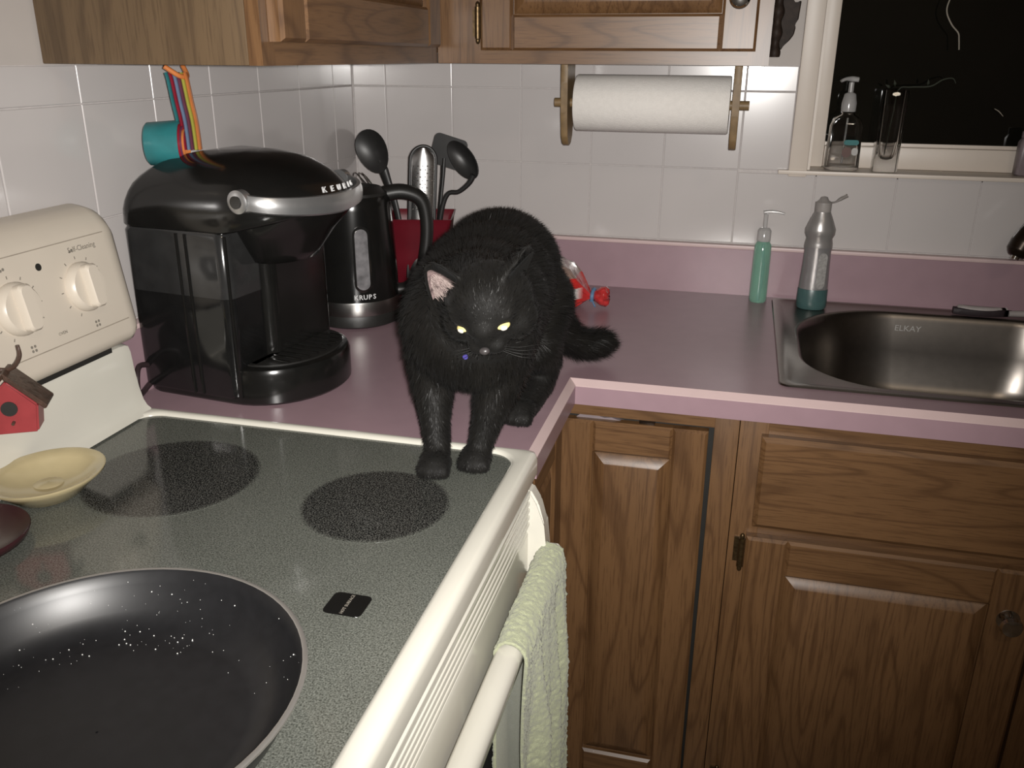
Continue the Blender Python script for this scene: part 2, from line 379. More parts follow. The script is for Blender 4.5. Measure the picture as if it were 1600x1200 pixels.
# ================================================================== COUNTERTOP
D = .635; LE = -.9085; XE = 2.45
ct = thing('countertop', (.9, -.3, .874), 'mauve laminate countertop running round the corner with a pale pink edge', 'countertop')
SX0, SX1, SY0, SY1 = .960, 1.755, -.562, -.048     # sink cut-out
b = newbm(); s = .011
box(b, (.0005, LE, .876), (D-s, -.0005, CT))
for q in (((D-s, -D+s, .876), (SX0, -.0005, CT)), ((SX0, -D+s, .876), (SX1, SY0, CT)), ((SX0, SY1, .876), (SX1, -.0005, CT)), ((SX1, -D+s, .876), (XE, -.0005, CT))): box(b, *q)
obj('worktop', b, 'mauve', ct, 0)
def edge(prof):    # prof: (inset from the outer edge, z) swept along the two runs with a mitre
    b = newbm(); rings = []
    for P in ('a', 'b', 'c'):
        ring = []
        for i, z in prof:
            d = D-i
            ring.append({'a': (d, LE, z), 'b': (d, -d, z), 'c': (XE, -d, z)}[P])
        rings.append(ring)
    return loft(b, rings)
obj('bevel_strip', edge([(s, CT), (0, CT-.0085), (0, CT-.010), (s, CT-.010)]), 'mauve_pale', ct, 0)
obj('front_edge', edge([(s, CT-.0102), (.0003, CT-.0102), (.0003, CT-.040), (s, CT-.040)]), 'mauve', ct, 0)
b = newbm(); box(b, (.0195, -.0195, CT), (XE, -.0005, 1.012)); obj('backsplash_board', b, 'mauve', ct, 0)
b = newbm(); box(b, (.0005, LE, CT), (.0195, -.0195, 1.012)); obj('backsplash_board', b, 'mauve', ct, 0)
b = newbm(); box(b, (.0195, -.0198, 1.012), (XE, -.0003, 1.0195), .0015); obj('backsplash_cap', b, 'mauve_pale', ct)
b = newbm(); box(b, (.0003, LE, 1.012), (.0198, -.0003, 1.0195), .0015); obj('backsplash_cap', b, 'mauve_pale', ct)

# ================================================================== CABINETS
def door(cab, org, ux, wx, wd, ht, grain_h, sw=.060, t=.019, hinge=None, knob=None, tilt=0, dlabel=None):
    """raised-panel door: org lower left corner, ux along the width, wx outwards"""
    ux, wx = Vector(ux), Vector(wx); uz = Vector((0, 0, 1)); O = Vector(org)
    if tilt:
        rm = Matrix.Rotation(tilt, 3, wx); ux = rm @ ux; uz = rm @ uz
    P = lambda u, v, w: O + ux*u + uz*v + wx*w
    def ring(i, w, k=0): return [P(a, c, w) for a, c in ((sw+i, sw+i), (wd-sw-i, sw+i), (wd-sw-i, ht-sw-i), (sw+i, ht-sw-i))]
    b = newbm(); loft(b, [ring(-.008, .004), ring(-.008, .0075), ring(.001, .0075), ring(.003, .0095), ring(.019, .0165), ring(.021, .0172)])
    d = obj('door', b, 'oak_z', cab, 25, label=dlabel)
    def strip(poly, name, mat, ch=.0045):   # prism between inner edge (chamfered) and outer edge
        b = newbm()
        n = len(poly); cx = sum(p[0] for p in poly)/n; cy = sum(p[1] for p in poly)/n
        ins = [(p[0]+(cx-p[0])*min(.9, ch/max(1e-6, abs(cx-p[0]))), p[1]+(cy-p[1])*min(.9, ch/max(1e-6, abs(cy-p[1])))) for p in poly]
        loft(b, [[P(*p, 0) for p in poly], [P(*p, t-ch) for p in poly], [P(*p, t) for p in ins]])
        return obj(name, b, mat, d, 25)
    strip([(0, 0), (sw, 0), (sw, ht), (0, ht)], 'stile', 'oak_z'); strip([(wd-sw, 0), (wd, 0), (wd, ht), (wd-sw, ht)], 'stile', 'oak_z')
    strip([(sw, 0), (wd-sw, 0), (wd-sw, sw), (sw, sw)], 'rail', grain_h); strip([(sw, ht-sw), (wd-sw, ht-sw), (wd-sw, ht), (sw, ht)], 'rail', grain_h)
    if hinge:
        for hz in hinge[1]:
            b = newbm(); u = hinge[0]
            tube(b, [P(u, hz-.026, .012), P(u, hz+.026, .012)], .0052, 10, sm=False)
            for q in (-.029, .029): ellipsoid(b, P(u, hz+q, .012), (.004, .004, .006), u=10, v=8)
            a = P(u-.012, hz-.022, .0005); c = P(u, hz+.022, .003); box(b, a, c)
            obj('hinge', b, 'brass_old', d)
    if knob:
        b = newbm(); rot = frame(P(knob[0], knob[1], t-.001), ux, uz)
        t2 = newbm(); lathe(t2, [(.017, 0), (.017, .002), (.0075, .004), (.006, .012), (.014, .016), (.0165, .021), (.014, .026), (.004, .0285)], n=24); merge(b, t2, rot)
        obj('knob', b, 'chrome', d)
    return d
# ---- upper cabinets
uc = thing('upper_cabinet', (.16, -.5, UB), 'oak wall cabinet whose plain end panel faces the range', 'cabinet')
UY = -.931; UT = 2.14
b = newbm(); box(b, (.001, UY+.019, UB+.018), (.286, -.001, UT)); obj('carcass', b, 'oak_y', uc, 0)
b = newbm(); box(b, (.001, UY, UB), (.2865, UY+.0188, UT), .0015); obj('end_panel', b, 'oak_side', uc)
b = newbm(); box(b, (.287, UY, UB), (.305, UY+.03, UT)); obj('face_stile', b, 'oak_z', uc, 0)
b = newbm(); box(b, (.287, -.345, UB), (.305, -.306, UT)); obj('face_stile', b, 'oak_z', uc, 0)
b = newbm(); box(b, (.287, UY+.03, UB), (.305, -.345, UB+.042)); obj('face_rail', b, 'oak_y', uc, 0)
b = newbm(); box(b, (.287, UY+.03, UT-.05), (.305, -.345, UT)); obj('face_rail', b, 'oak_y', uc, 0)
b = newbm(); box(b, (.287, UY+.03, UB+.042), (.2955, -.345, UT-.05)); obj('face_backing', b, 'oak_z', uc, 0)
door(uc, (.3055, UY+.018, UB+.0265), (0, 1, 0), (1, 0, 0), .575, .70, 'oak_y', .062)
uc2 = thing('upper_cabinet', (.6, -.15, UB), 'oak wall cabinet above the paper towels, beside the window', 'cabinet')
UX1 = .884
b = newbm(); box(b, (.3065, -.286, UB+.018), (UX1-.016, -.001, UT)); obj('carcass', b, 'oak_x', uc2, 0)
b = newbm(); box(b, (UX1-.0158, -.2865, UB), (UX1, -.001, UT), .0015); obj('end_panel', b, 'oak_side', uc2)
b = newbm(); box(b, (.3065, -.305, UB), (.385, -.287, UT)); obj('face_stile', b, 'oak_z', uc2, 0)
b = newbm(); box(b, (UX1-.035, -.305, UB), (UX1, -.287, UT)); obj('face_stile', b, 'oak_z', uc2, 0)
b = newbm(); box(b, (.385, -.305, UB), (UX1-.035, -.287, UB+.042)); obj('face_rail', b, 'oak_x', uc2, 0)
b = newbm(); box(b, (.385, -.305, UT-.05), (UX1-.035, -.287, UT)); obj('face_rail', b, 'oak_x', uc2, 0)
b = newbm(); box(b, (.385, -.2955, UB+.042), (UX1-.035, -.287, UT-.05)); obj('face_backing', b, 'oak_z', uc2, 0)
door(uc2, (.391, -.3055, UB+.022), (1, 0, 0), (0, -1, 0), .470, .71, 'oak_x', .058, hinge=(-.006, (.045, .66)), knob=(.438, .081))
# ---- base cabinets
BF = -.610
cc = thing('corner_cabinet', (.32, -.32, 0), 'oak corner base cabinet with a narrow sagging door beside the range', 'cabinet')
b = newbm(); box(b, (.002, LE+.002, .10), (.590, -.592, .87)); box(b, (.002, -.592, .10), (.853, -.022, .87)); box(b, (.002, LE+.002, .0), (.54, -.54, .10)); box(b, (.002, -.54, 0), (.853, -.022, .10)); obj('carcass', b, 'slot', cc, 0)
b = newbm(); box(b, (.612, BF, .8475), (.853, -.593, .8735)); obj('face_rail', b, 'oak_x', cc, 0)
b = newbm(); box(b, (.853, BF, .10), (.8905, -.593, .8735), .001); obj('face_stile', b, 'oak_z', cc)
b = newbm(); box(b, (.5915, LE+.002, .10), (.609, -.880, .8735)); obj('face_stile', b, 'oak_z', cc, 0)
b = newbm(); box(b, (.5915, -.880, .853), (.609, -.612, .8735)); obj('face_rail', b, 'oak_y', cc, 0)
door(cc, (.6115, BF+.013, .118), (1, 0, 0), (0, -1, 0), .2375, .721, 'oak_x', .055, tilt=.006, dlabel='narrow raised-panel door hanging slightly low')
door(cc, (.5935, -.878, .118), (0, 1, 0), (1, 0, 0), .2620, .725, 'oak_y', .055)
b = newbm(); prism(b, [(.632, .839), (.66, .838), (.70, .8365), (.712, .838), (.698, .841), (.690, .8435), (.678, .842), (.664, .8455), (.650, .844), (.64, .846)], BF+.008, -.594, 'y'); obj('frayed_strip', b, 'palegrey', cc, 0, label='torn pale edging showing in the gap above the door')
b = newbm(); box(b, (.735, BF+.003, .838), (.760, -.594, .851), .002); obj('latch', b, 'bronze', cc)
sc_ = thing('sink_cabinet', (1.35, -.3, 0), 'oak base cabinet under the sink with false drawer front and knobbed door', 'cabinet')
SR = 1.80
b = newbm(); box(b, (.8915, -.5925, .10), (.905, -.022, .87)); box(b, (SR-.014, -.5925, .10), (SR, -.022, .87)); box(b, (.905, -.5925, .10), (SR-.014, -.022, .115)); box(b, (.905, -.54, 0), (SR-.014, -.5, .10)); obj('carcass', b, 'oak_x', sc_, 0)
b = newbm(); box(b, (.8915, BF, .10), (.935, -.593, .8735), .001); obj('face_stile', b, 'oak_z', sc_)
b = newbm(); box(b, (SR-.04, BF, .10), (SR, -.593, .8735), .001); obj('face_stile', b, 'oak_z', sc_)
b = newbm(); box(b, (1.335, BF, .10), (1.375, -.593, .70)); obj('face_stile', b, 'oak_z', sc_)
b = newbm(); box(b, (.935, BF, .835), (SR-.04, -.593, .8735)); obj('face_rail', b, 'oak_x', sc_, 0)
b = newbm(); box(b, (.935, BF, .655), (SR-.04, -.593, .70)); obj('face_rail', b, 'oak_x', sc_, 0)
b = newbm(); box(b, (.935, BF, .10), (SR-.04, -.593, .13)); obj('face_rail', b, 'oak_x', sc_, 0)
b = newbm(); r = lambda i, y: [(x, y, z) for x, z in ((.925+i, .690+i), (SR-.03-i, .690+i), (SR-.03-i, .846-i), (.925+i, .846-i))]
loft(b, [r(0, BF-.0005), r(0, BF-.013), r(.007, BF-.019)]); obj('drawer_front', b, 'oak_x', sc_, 25)
door(sc_, (.9185, BF-.0005, .115), (1, 0, 0), (0, -1, 0), .432, .557, 'oak_x', .064, hinge=(-.006, (.525, .05)), knob=(.396, .473))
door(sc_, (1.3555, BF-.0005, .115), (1, 0, 0), (0, -1, 0), .425, .557, 'oak_x', .064, knob=(.032, .473))

# ================================================================== SINK, FAUCET
sk = thing('sink', (1.36, -.3, .915), 'brushed stainless drop-in kitchen sink with a rounded bowl', 'sink')
OX0, OX1, OY0, OY1 = .943, 1.772, -.579, -.033
BX0, BX1, BY0, BY1 = .986, 1.515, -.549, -.083
b = newbm(); N_ = 14; rr = [.12, .19, .14, .12]
def RR(x0, x1, y0, y1, r, z): return rrect(x0, x1, y0, y1, r, N_, z)
deck = [RR(OX0, OX1, OY0, OY1, .018, .9145), RR(OX0+.002, OX1-.002, OY0+.002, OY1-.002, .017, .9168), RR(OX0+.014, OX1-.014, OY0+.013, OY1-.012, .014, .9176),
        RR(OX0+.018, OX1-.018, OY0+.017, OY1-.016, .014, .9158)]
loft(b, deck, False, False)
# flat deck between the ridge and the two bowls: strips
last = deck[-1]
bowl_ring = RR(BX0-.006, BX1+.006, BY0-.006, BY1+.006, [x+.006 for x in rr], .9158)
mid = RR(OX0+.018, 1.545, OY0+.017, OY1-.016, .014, .9158)
loft(b, [mid, bowl_ring], False, False)
mid2 = RR(1.545, OX1-.018, OY0+.017, OY1-.016, .014, .9158); ring2 = RR(1.575, OX1-.04, BY0-.004, BY1+.004, .07, .9158)
loft(b, [mid2, ring2], False, False)
obj('sink_deck', b, 'steel', sk, 35)
def bowl(x0, x1, y0, y1, r, dep):
    b = newbm(); rings = []
    for i, z in ((-.006, .9158), (-.003, .9152), (0, .912), (.004, .900), (.012, .84), (.02, .918-dep+.045), (.034, .918-dep+.018), (.058, .918-dep+.004), (.095, .918-dep)):
        rings.append(rrect(x0+i, x1-i, y0+i, y1-i, [max(.02, q-i*.3) for q in r], N_, z))
    loft(b, rings, False, True); return b
obj('bowl', bowl(BX0, BX1, BY0, BY1, rr, .185), 'steel', sk, 60)
obj('bowl', bowl(1.579, OX1-.044, BY0, BY1, [.066]*4, .16), 'steel', sk, 60)
b = newbm(); lathe(b, [(.043, .734), (.043, .7365), (.03, .737), (.022, .733)], (1.26, -.31, 0), 24); obj('drain', b, 'chrome', sk)
text('ELKAY', .017, frame((1.207, -.0915, .886), (1, 0, 0), (0, -.10, 1)), 'greylabel', sk, 'maker_mark', .0002)
fc = thing('faucet', (1.53, -.058, .916), 'dark bronze kitchen faucet with its spout swung over the bowl', 'faucet')
b = newbm(); lathe(b, [(.030, .9165), (.030, .921), (.022, .928), (.019, .96), (.016, .965)], (1.53, -.058, 0), 24); obj('base', b, 'bronze', fc)
b = newbm(); tube(b, [(1.53, -.058, .96), (1.53, -.058, 1.08), (1.510, -.062, 1.15), (1.46, -.08, 1.16), (1.41, -.097, 1.125), (1.383, -.107, 1.085)], [.014, .014, .014, .015, .017, .02], 14); obj('spout', b, 'bronze', fc)
b = newbm(); tube(b, [(1.386, -.106, 1.09), (1.378, -.109, 1.072), (1.371, -.112, 1.056), (1.367, -.114, 1.046)], [.020, .023, .022, .013], 16); obj('spray_head', b, 'bronze', fc)
b = newbm(); tube(b, [(1.367, -.114, 1.047), (1.365, -.115, 1.041)], .008, 12, sm=False); obj('nozzle', b, 'chrome', fc)
b = newbm(); tube(b, [(1.515, -.06, .985), (1.545, -.075, 1.0), (1.575, -.09, 1.03)], [.009, .007, .006], 10); obj('lever', b, 'bronze', fc)

# ================================================================== RANGE
RY0, RY1 = -1.674, -.9115
rg = thing('range', (.33, (RY0+RY1)/2, 0), 'white electric range with a speckled grey glass cooktop', 'range')
b = newbm(); box(b, (.03, RY0+.003, .05), (.600, RY1-.003, .882)); box(b, (.06, RY0+.02, 0), (.56, RY1-.02, .05)); obj('body', b, 'enamel', rg, 0)
b = newbm()
def FR(i, z, r): return rrect(.048+i, .6385-i, RY0+i, RY1-i, r, 8, z)
def FI(i, z): return rrect(.074-i, .6125+i, RY0+.021-i, RY1-.019+i, .032+i, 8, z)
loft(b, [FR(.004, .886, .010), FR(0, .889, .012), FR(0, .909, .012), FR(.0025, .9165, .011), FR(.008, .919, .009), FI(.006, .9192), FI(.0015, .9175), FI(0, .9145), FI(0, .910)], False, False)
obj('cooktop_frame', b, 'enamel', rg, 50)
b = newbm(); loft(b, [rrect(.0735, .613, RY0+.0205, RY1-.0185, .032, 8, .905), rrect(.0735, .613, RY0+.0205, RY1-.0185, .032, 8, .9142)]); gl = obj('glass_top', b, 'cooktop', rg, 30)
for (x, y, r_) in ((.226, -1.092, .105), (.490, -1.095, .086), (.226, -1.480, .082), (.455, -1.475, .105)):
    b = newbm(); lathe(b, [(r_, 0), (r_, .0002)], (x, y, .91425), 48); obj('burner_ring', b, burner_mat(r_), gl, 0)
    o = COL.objects['burner_ring'] if False else None
b = newbm(); q = [(.5165, -1.283), (.5225, -1.302), (.541, -1.307), (.559, -1.302), (.5645, -1.283), (.559, -1.265), (.541, -1.260), (.5225, -1.265)]
prism(b, rrect(-.020, .020, -.020, .020, .008, 5) and [(p[0]+.5405, p[1]-1.2835) for p in rrect(-.019, .019, -.017, .017, .006, 5)], .91425, .9145); ind = obj('indicator_print', b, 'blackplastic', gl, 0, label='black hot-surface indicator window')
text('HOT SURFACE', .0046, frame((.5405, -1.2835, .9148), (0, 1, 0), (-1, 0, 0)), 'ink', gl, 'indicator_lettering', .0001)
# front: vent trim, door, handle, drawer
b = newbm(); box(b, (.598, RY0+.012, .822), (.624, RY1-.012, .872), .002); vt = obj('vent_trim', b, 'enamel', rg)
for z0, z1 in ((.862, .8715), (.852, .8585), (.842, .8485), (.832, .8385), (.8225, .8285)):
    b = newbm(); box(b, (.623, RY0+.02, z0), (.634, RY1-.014, z1), .0018); obj('vent_slat', b, 'enamel', vt)
b = newbm(); box(b, (.601, RY0+.006, .24), (.632, RY1-.006, .815), .005); dr = obj('oven_door', b, 'enamel', rg)
b = newbm(); box(b, (.631, RY0+.13, .36), (.6335, RY1-.13, .66), .001); obj('oven_window', b, 'slot', dr)
for y0, y1 in ((RY1-.006, RY1-.030), (RY0+.006, RY0+.030)):
    b = newbm(); prism(b, [(.612, .874), (.634, .874), (.645, .855), (.653, .825), (.6565, .79), (.655, .765), (.645, .752), (.612, .75)], min(y0, y1), max(y0, y1), 'y')
    bmesh.ops.bevel(b, geom=list(b.edges), offset=.003, segments=2, affect='EDGES'); obj('handle_bracket', b, 'enamel', dr)
b = newbm(); loft(b, [[(x, y, z) for x, z in ((.648, .762), (.668, .762), (.674, .769), (.674, .782), (.668, .789), (.650, .789), (.645, .782), (.644, .769))] for y in (RY0+.008, RY1-.008)]); obj('door_handle', b, 'enamel', dr, 60)
b = newbm(); box(b, (.601, RY0+.006, .06), (.632, RY1-.006, .232), .005); obj('storage_drawer', b, 'enamel', rg)
# backguard
def extr(prof, ys, name, mat, parent, sm=45):   # prof: closed list of (x,z); ys: (y, shrink)
    b = newbm(); cx = sum(p[0] for p in prof)/len(prof); cz = sum(p[1] for p in prof)/len(prof)
    hx = max(abs(p[0]-cx) for p in prof); hz = max(abs(p[1]-cz) for p in prof); rings = []
    for y, i in ys: rings.append([(cx+(p[0]-cx)*(1-i/hx*.8), y, cz+(p[1]-cz)*(1-i/hz)) for p in prof])
    loft(b, rings); return obj(name, b, mat, parent, sm)
def ends(y0, y1, r, n=5):
    a = [(y0+r*(1-sin(pi/2*k/n)), r*(1-cos(pi/2*k/n))) for k in range(n, -1, -1)]
    return [(y0 + r*(1-cos(pi/2*k/n)), r*(1-sin(pi/2*k/n))) for k in range(n+1)] + [(y1 - r*(1-cos(pi/2*k/n)), r*(1-sin(pi/2*k/n))) for k in range(n, -1, -1)]
lowp = [(.022, .90), (.080, .9165), (.0735, .921), (.068, .930), (.063, .950), (.059, .98), (.057, 1.005), (.054, 1.014), (.045, 1.017), (.022, 1.017)]
extr(lowp, [(RY0+.001, 0), (RY1-.030, 0), (RY1-.016, .0015), (RY1-.010, .005)], 'backguard', 'enamel', rg)
b = newbm(); box(b, (.024, RY0+.03, 1.014), (.060, RY1-.050, 1.0235)); obj('vent_slot', b, 'slot', rg, 0)
pf = [(.004, 1.022), (.060, 1.022), (.070, 1.0255), (.0745, 1.033), (.0745, 1.040), (.0499, 1.174), (.047, 1.181), (.037, 1.194), (.028, 1.201), (.018, 1.204), (.004, 1.206)]
cp = extr(pf, ends(RY0+.002, RY1+.003, .026), 'control_panel', 'almond', rg)
# inlay panel line + knobs; the panel leans: direction up the face
fu = Vector((-.022, 0, .12)).normalized(); fo = Vector((.12, 0, .022)).normalized()
def face(y, z, off=0):
    t = (z-1.040)/.12; return Vector((.0745-.022*t, y, z)) + fo*off
for z in (1.056, 1.1715):
    b = newbm(); box(b, (-.0004, RY0+.02, -.0006), (.0004, RY1-.022, .0006)); b2 = newbm(); merge(b2, (lambda: b)(), frame(face(0, z, .0002), fo, (0, 1, 0)))
    obj('panel_groove', b2, plain('groove_shade', (.30, .26, .21), .5), cp, 0)
def knob(y, z):
    mt = frame(face(y, z, 0), (0, 1, 0), fu)
    b = newbm(); t = newbm(); lathe(t, [(.0315, 0), (.0315, .004), (.029, .009), (.0265, .0115), (.004, .012)], n=32); merge(b, t, mt); kb = obj('knob', b, 'almond', cp)
    b = newbm(); t = newbm(); rings = []
    for i, z_ in ((.0, .009), (0, .019), (.0022, .0225)): rings.append(rrect(-.0105+i, .0105-i, -.0275+i, .0275-i, .007, 5, z_))
    loft(t, rings); merge(b, t, mt @ Matrix.Rotation(.0, 4, 'Z')); obj('knob_grip', b, 'almond', kb)
    b = newbm()
    for k in range(11):
        a = radians(-150+30*k) if k else radians(90)
        t = newbm(); box(t, (-.0006, -.0018, 0), (.0006, .0018, .0004)); merge(b, t, mt @ Matrix.Rotation(a, 4, 'Z') @ Matrix.Translation((0, .0372, 0)))
    obj('dial_marks', b, 'ink', cp, 0)
    for k, (u, v) in enumerate(((-.003, .046), (.004, -.047))):
        t = newbm(); b = newbm()
        for du, dv in ((-.0025, 0), (.0025, 0), (-.0025, -.005), (.0025, -.005)) if k else ((-.002, 0), (.002, .001)):
            lathe(t, [(.0018, 0), (.0018, .0004)], (u+du, v+dv, 0), 8)
        merge(b, t, mt); obj('burner_symbol', b, 'ink', cp, 0)
for y in (-.995, -1.106, -1.48, -1.59): knob(y, 1.113)
b = newbm(); t = newbm(); lathe(t, [(.0045, 0), (.0045, .0006)], n=16); merge(b, t, frame(face(-1.056, 1.151, 0), (0, 1, 0), fu)); obj('pilot_light', b, 'slot', cp)
text('Self-Cleaning', .0095, frame(face(-.978, 1.1595, .0002), (0, 1, 0), fu), 'ink', cp, 'panel_lettering', .0002)
text('OVEN', .0055, frame(face(-1.052, 1.069, .0002), (0, 1, 0), fu), 'ink', cp, 'panel_lettering', .0002)

# ================================================================== THINGS ON THE RANGE
fp = thing('frying_pan', (.432, -1.487, .9145), 'large black nonstick frying pan with a worn metal rim', 'pan')
PC = (.432, -1.487, .9145)
b = newbm(); lathe(b, [(.112, .0), (.124, .004), (.140, .018), (.151, .038), (.1545, .046), (.1535, .0475), (.1510, .0455), (.147, .037), (.136, .018), (.122, .007), (.108, .0045), (.001, .0045)], PC, 72, cap=False)
lathe(b, [(.112, 0), (.001, 0)], PC, 72, cap=False); obj('pan_body', b, 'pan', fp, 60)
b = newbm(); lathe(b, [(.1525, .0445), (.1555, .0450), (.1560, .0475), (.1540, .0488), (.1520, .0480)], PC, 72, cap=False); obj('rim', b, 'panrim', fp, 60)
b = newbm(); tube(b, [(.36, -1.622, .950), (.325, -1.69, .962), (.27, -1.79, .985), (.22, -1.88, .992)], [.012, .013, .015, .013], 12, .6); obj('handle', b, 'blackmatte', fp)
sr = thing('spoon_rest', (.121, -1.172, .9145), 'shallow cream ceramic dish on the back of the cooktop', 'dish')
b = newbm(); SRC = (.121, -1.172, .9145)
lathe(b, [(.026, 0), (.034, .003), (.050, .019), (.0600, .0275), (.0605, .0300), (.0585, .0302), (.048, .0235), (.034, .0145), (.015, .0110), (.0005, .0105)], SRC, 48, cap=False, sy=1.1); lathe(b, [(.026, 0), (.0005, 0)], SRC, 48, cap=False, sy=1.1); obj('dish', b, 'cream', sr, 60)
b = newbm(); lathe(b, [(.001, .0100), (.013, .0112), (.016, .0122), (.010, .0136), (.001, .0138)], (SRC[0]-.004, SRC[1]+.005, SRC[2]), 20, cap=False); obj('flower_relief', b, 'cream', sr, 60)
b = newbm(); MC = (.112, -1.290, .9145)
lathe(b, [(.045, 0), (.064, .004), (.0675, .012), (.0665, .0135), (.060, .010), (.04, .006), (.0005, .005)], MC, 40, cap=False); lathe(b, [(.045, 0), (.0005, 0)], MC, 40, cap=False)
tag(obj('saucer', b, 'maroon', None, 60), 'dark maroon saucer at the left edge, in front of the cream dish', 'saucer')
bh = thing('birdhouse_ornament', (.085, -1.17, .985), 'small red birdhouse ornament with brown roof hung on the backguard', 'ornament')
# the ornament faces the camera a little: local frame
bm_ = Matrix.Translation((.089, -1.166, .992)) @ Matrix.Rotation(radians(30), 4, 'Z') @ Matrix.Rotation(radians(0), 4, 'Y')
def bput(fn, name, mat, par, sm=30):
    t = newbm(); fn(t); b = newbm(); merge(b, t, bm_); return obj(name, b, mat, par, sm)
wall_ = [(-.027, 0), (.025, 0), (.029, .032), (.001, .062), (-.029, .033)]
def _w(t):
    prism(t, wall_, -.017, .013, 'y'); bmesh.ops.bevel(t, geom=list(t.edges), offset=.002, segments=2, affect='EDGES')
hb = bput(_w, 'house', 'birdred', bh)
def _roof(t):
    prism(t, [(-.037, .0285), (.000, .0655), (.000, .073), (-.040, .033)], -.022, .0165, 'y'); prism(t, [(.037, .0275), (.040, .032), (.000, .073), (.000, .0655)], -.022, .0165, 'y')
    bmesh.ops.bevel(t, geom=list(t.edges), offset=.0015, segments=1, affect='EDGES')
bput(_roof, 'roof', 'birdbrown', bh)
bput(lambda t: lathe(t, [(.0085, -.0182), (.0085, -.0165)], (0, 0, .030), 20, 'y'), 'entrance_hole', 'slot', bh)
bput(lambda t: tube(t, [(.002, -.016, .014), (.002, -.0225, .0135)], .0018, 8, sm=False), 'perch', 'birdbrown', bh)
bput(lambda t: (tube(t, [(.0, -.002, .070), (.010, -.002, .075), (.0165, -.002, .086), (.0165, -.002, .098)], [.003, .0028, .0025, .002], 8), tube(t, [(.0, -.002, .070), (-.014, -.002, .073), (-.026, -.002, .082), (-.032, -.002, .094)], [.003, .0028, .0025, .002], 8)), 'twig_hanger', 'birdbrown', bh)
# ---- towel over the oven handle
def towel():
    ny, ns = 120, 380; y0, y1 = -1.150, -.934; V = []; F = []
    hx, hz, r = .6595, .7755, .021
    Lb, Lf = .33, .40; arc = pi*r; tot = Lb+arc+Lf
    for i in range(ns+1):
        s_ = tot*i/ns
        for j in range(ny+1):
            t = j/ny; y = y0+(y1-y0)*t
            if s_ < Lb: x, z, nx, nz, dn = hx-r*.72, hz-(Lb-s_), -1, 0, Lb-s_
            elif s_ < Lb+arc:
                a = pi-(s_-Lb)/r; x, z, nx, nz, dn = hx+r*cos(a)*(.72 if cos(a) < 0 else .95), hz+r*sin(a), cos(a), sin(a), 0
            else:
                dn = s_-Lb-arc; x, z, nx, nz = hx+r*.95, hz-dn, 1, 0
            k = min(1, dn/.15)
            if nx < 0 and dn > 0: x += k*.001*sin(y*60); x = max(x, .6355)
            elif dn > 0:
                x += k*(.011*sin((y-.03*dn)*85+.9) + .005*sin(y*150+2)) + .002*k - .006*k*(1-t)
                y -= k*.022*(1-t)*-1 - .004*k*sin(dn*9)
            # terry pile
            V.append((x, y, z))
            F_ = 0
    W = ny+1
    for i in range(ns):
        for j in range(ny): a = i*W+j; F.append((a, a+1, a+W+1, a+W))
    V = np.array(V); me = bpy.data.meshes.new('towel'); me.from_pydata(V.tolist(), [], F); me.update()
    nr = np.empty(len(V)*3); me.vertices.foreach_get('normal', nr); nr = nr.reshape(-1, 3)
    ii = np.arange(len(V)); gi, gj = ii//W, ii % W
    cg = rng.normal(0, 1, (ns//2+2, ny//2+2)); up_ = np.kron(cg, np.ones((2, 2))); up_ = (up_[:-1, :-1]+up_[1:, :-1]+up_[:-1, 1:]+up_[1:, 1:])/4
    loops = up_[:ns+1, :ny+1].ravel()*.0008 + rng.normal(0, .0004, len(V))
    sgn = 1 if nr[W*int(ns*(Lb+arc/2)/tot)+10][2] > 0 else -1
    for p in me.polygons: p.use_smooth = True
    inner = V - nr*sgn*.0015; outer = V + nr*sgn*(.0022+loops)[:, None]
    allV = np.vstack([outer, inner]); n = len(V); F2 = [tuple(x+n for x in reversed(f)) for f in F]; rim = []
    for i in range(ns): rim += [(i*W, (i+1)*W, (i+1)*W+n, i*W+n), (i*W+ny, i*W+ny+n, (i+1)*W+ny+n, (i+1)*W+ny)]
    for j in range(ny): rim += [(j, j+n, j+1+n, j+1), (ns*W+j, ns*W+j+1, ns*W+j+1+n, ns*W+j+n)]
    m2 = bpy.data.meshes.new('towel'); m2.from_pydata(allV.tolist(), [], F+F2+rim); bpy.data.meshes.remove(me)
    for p in m2.polygons: p.use_smooth = True
    return m2
tag(obj('dish_towel', towel(), 'towel', None, 0), 'sage green terry towel folded over the oven door handle', 'towel')

# ================================================================== COFFEE MAKER
CM = (.172, -.750, CT); ca = radians(-7.5)
cm = thing('coffee_maker', CM, 'black single-serve coffee maker with silver handle and side water tank', 'coffee maker', None, ca)
def dplan(x0, x1, hy, nf=20, back_r=.03, fr=None, y0=None):
    """plan outline: rounded back corners, elliptical front"""
    fr = fr or hy; pts = []
    for i in range(nf+1):
        a = -pi/2 + pi*i/nf; pts.append((x1-fr+fr*cos(a), hy*sin(a)))
    for i in range(7):
        a = pi/2 + pi/2*i/6; pts.append((x0+back_r+back_r*cos(a), hy-back_r+back_r*sin(a)))
    for i in range(7):
        a = pi + pi/2*i/6; pts.append((x0+back_r+back_r*cos(a), -hy+back_r+back_r*sin(a)))
    return pts
def dloft(levels):
    b = newbm(); loft(b, [[(x, y, z) for x, y in pl] for pl, z in levels]); return b
def shrink(pl, d):
    cx = sum(p[0] for p in pl)/len(pl); cy = sum(p[1] for p in pl)/len(pl); out = []
    for x, y in pl:
        l = sqrt((x-cx)**2+(y-cy)**2); out.append((x-(x-cx)/l*d, y-(y-cy)/l*d))
    return out
bp = dplan(-.146, .122, .117, fr=.105)
obj('base', dloft([(shrink(bp, .004), .0), (bp, .004), (bp, .046), (shrink(bp, .003), .053), (shrink(bp, .010), .056)]), 'blackplastic', cm, 40, True)
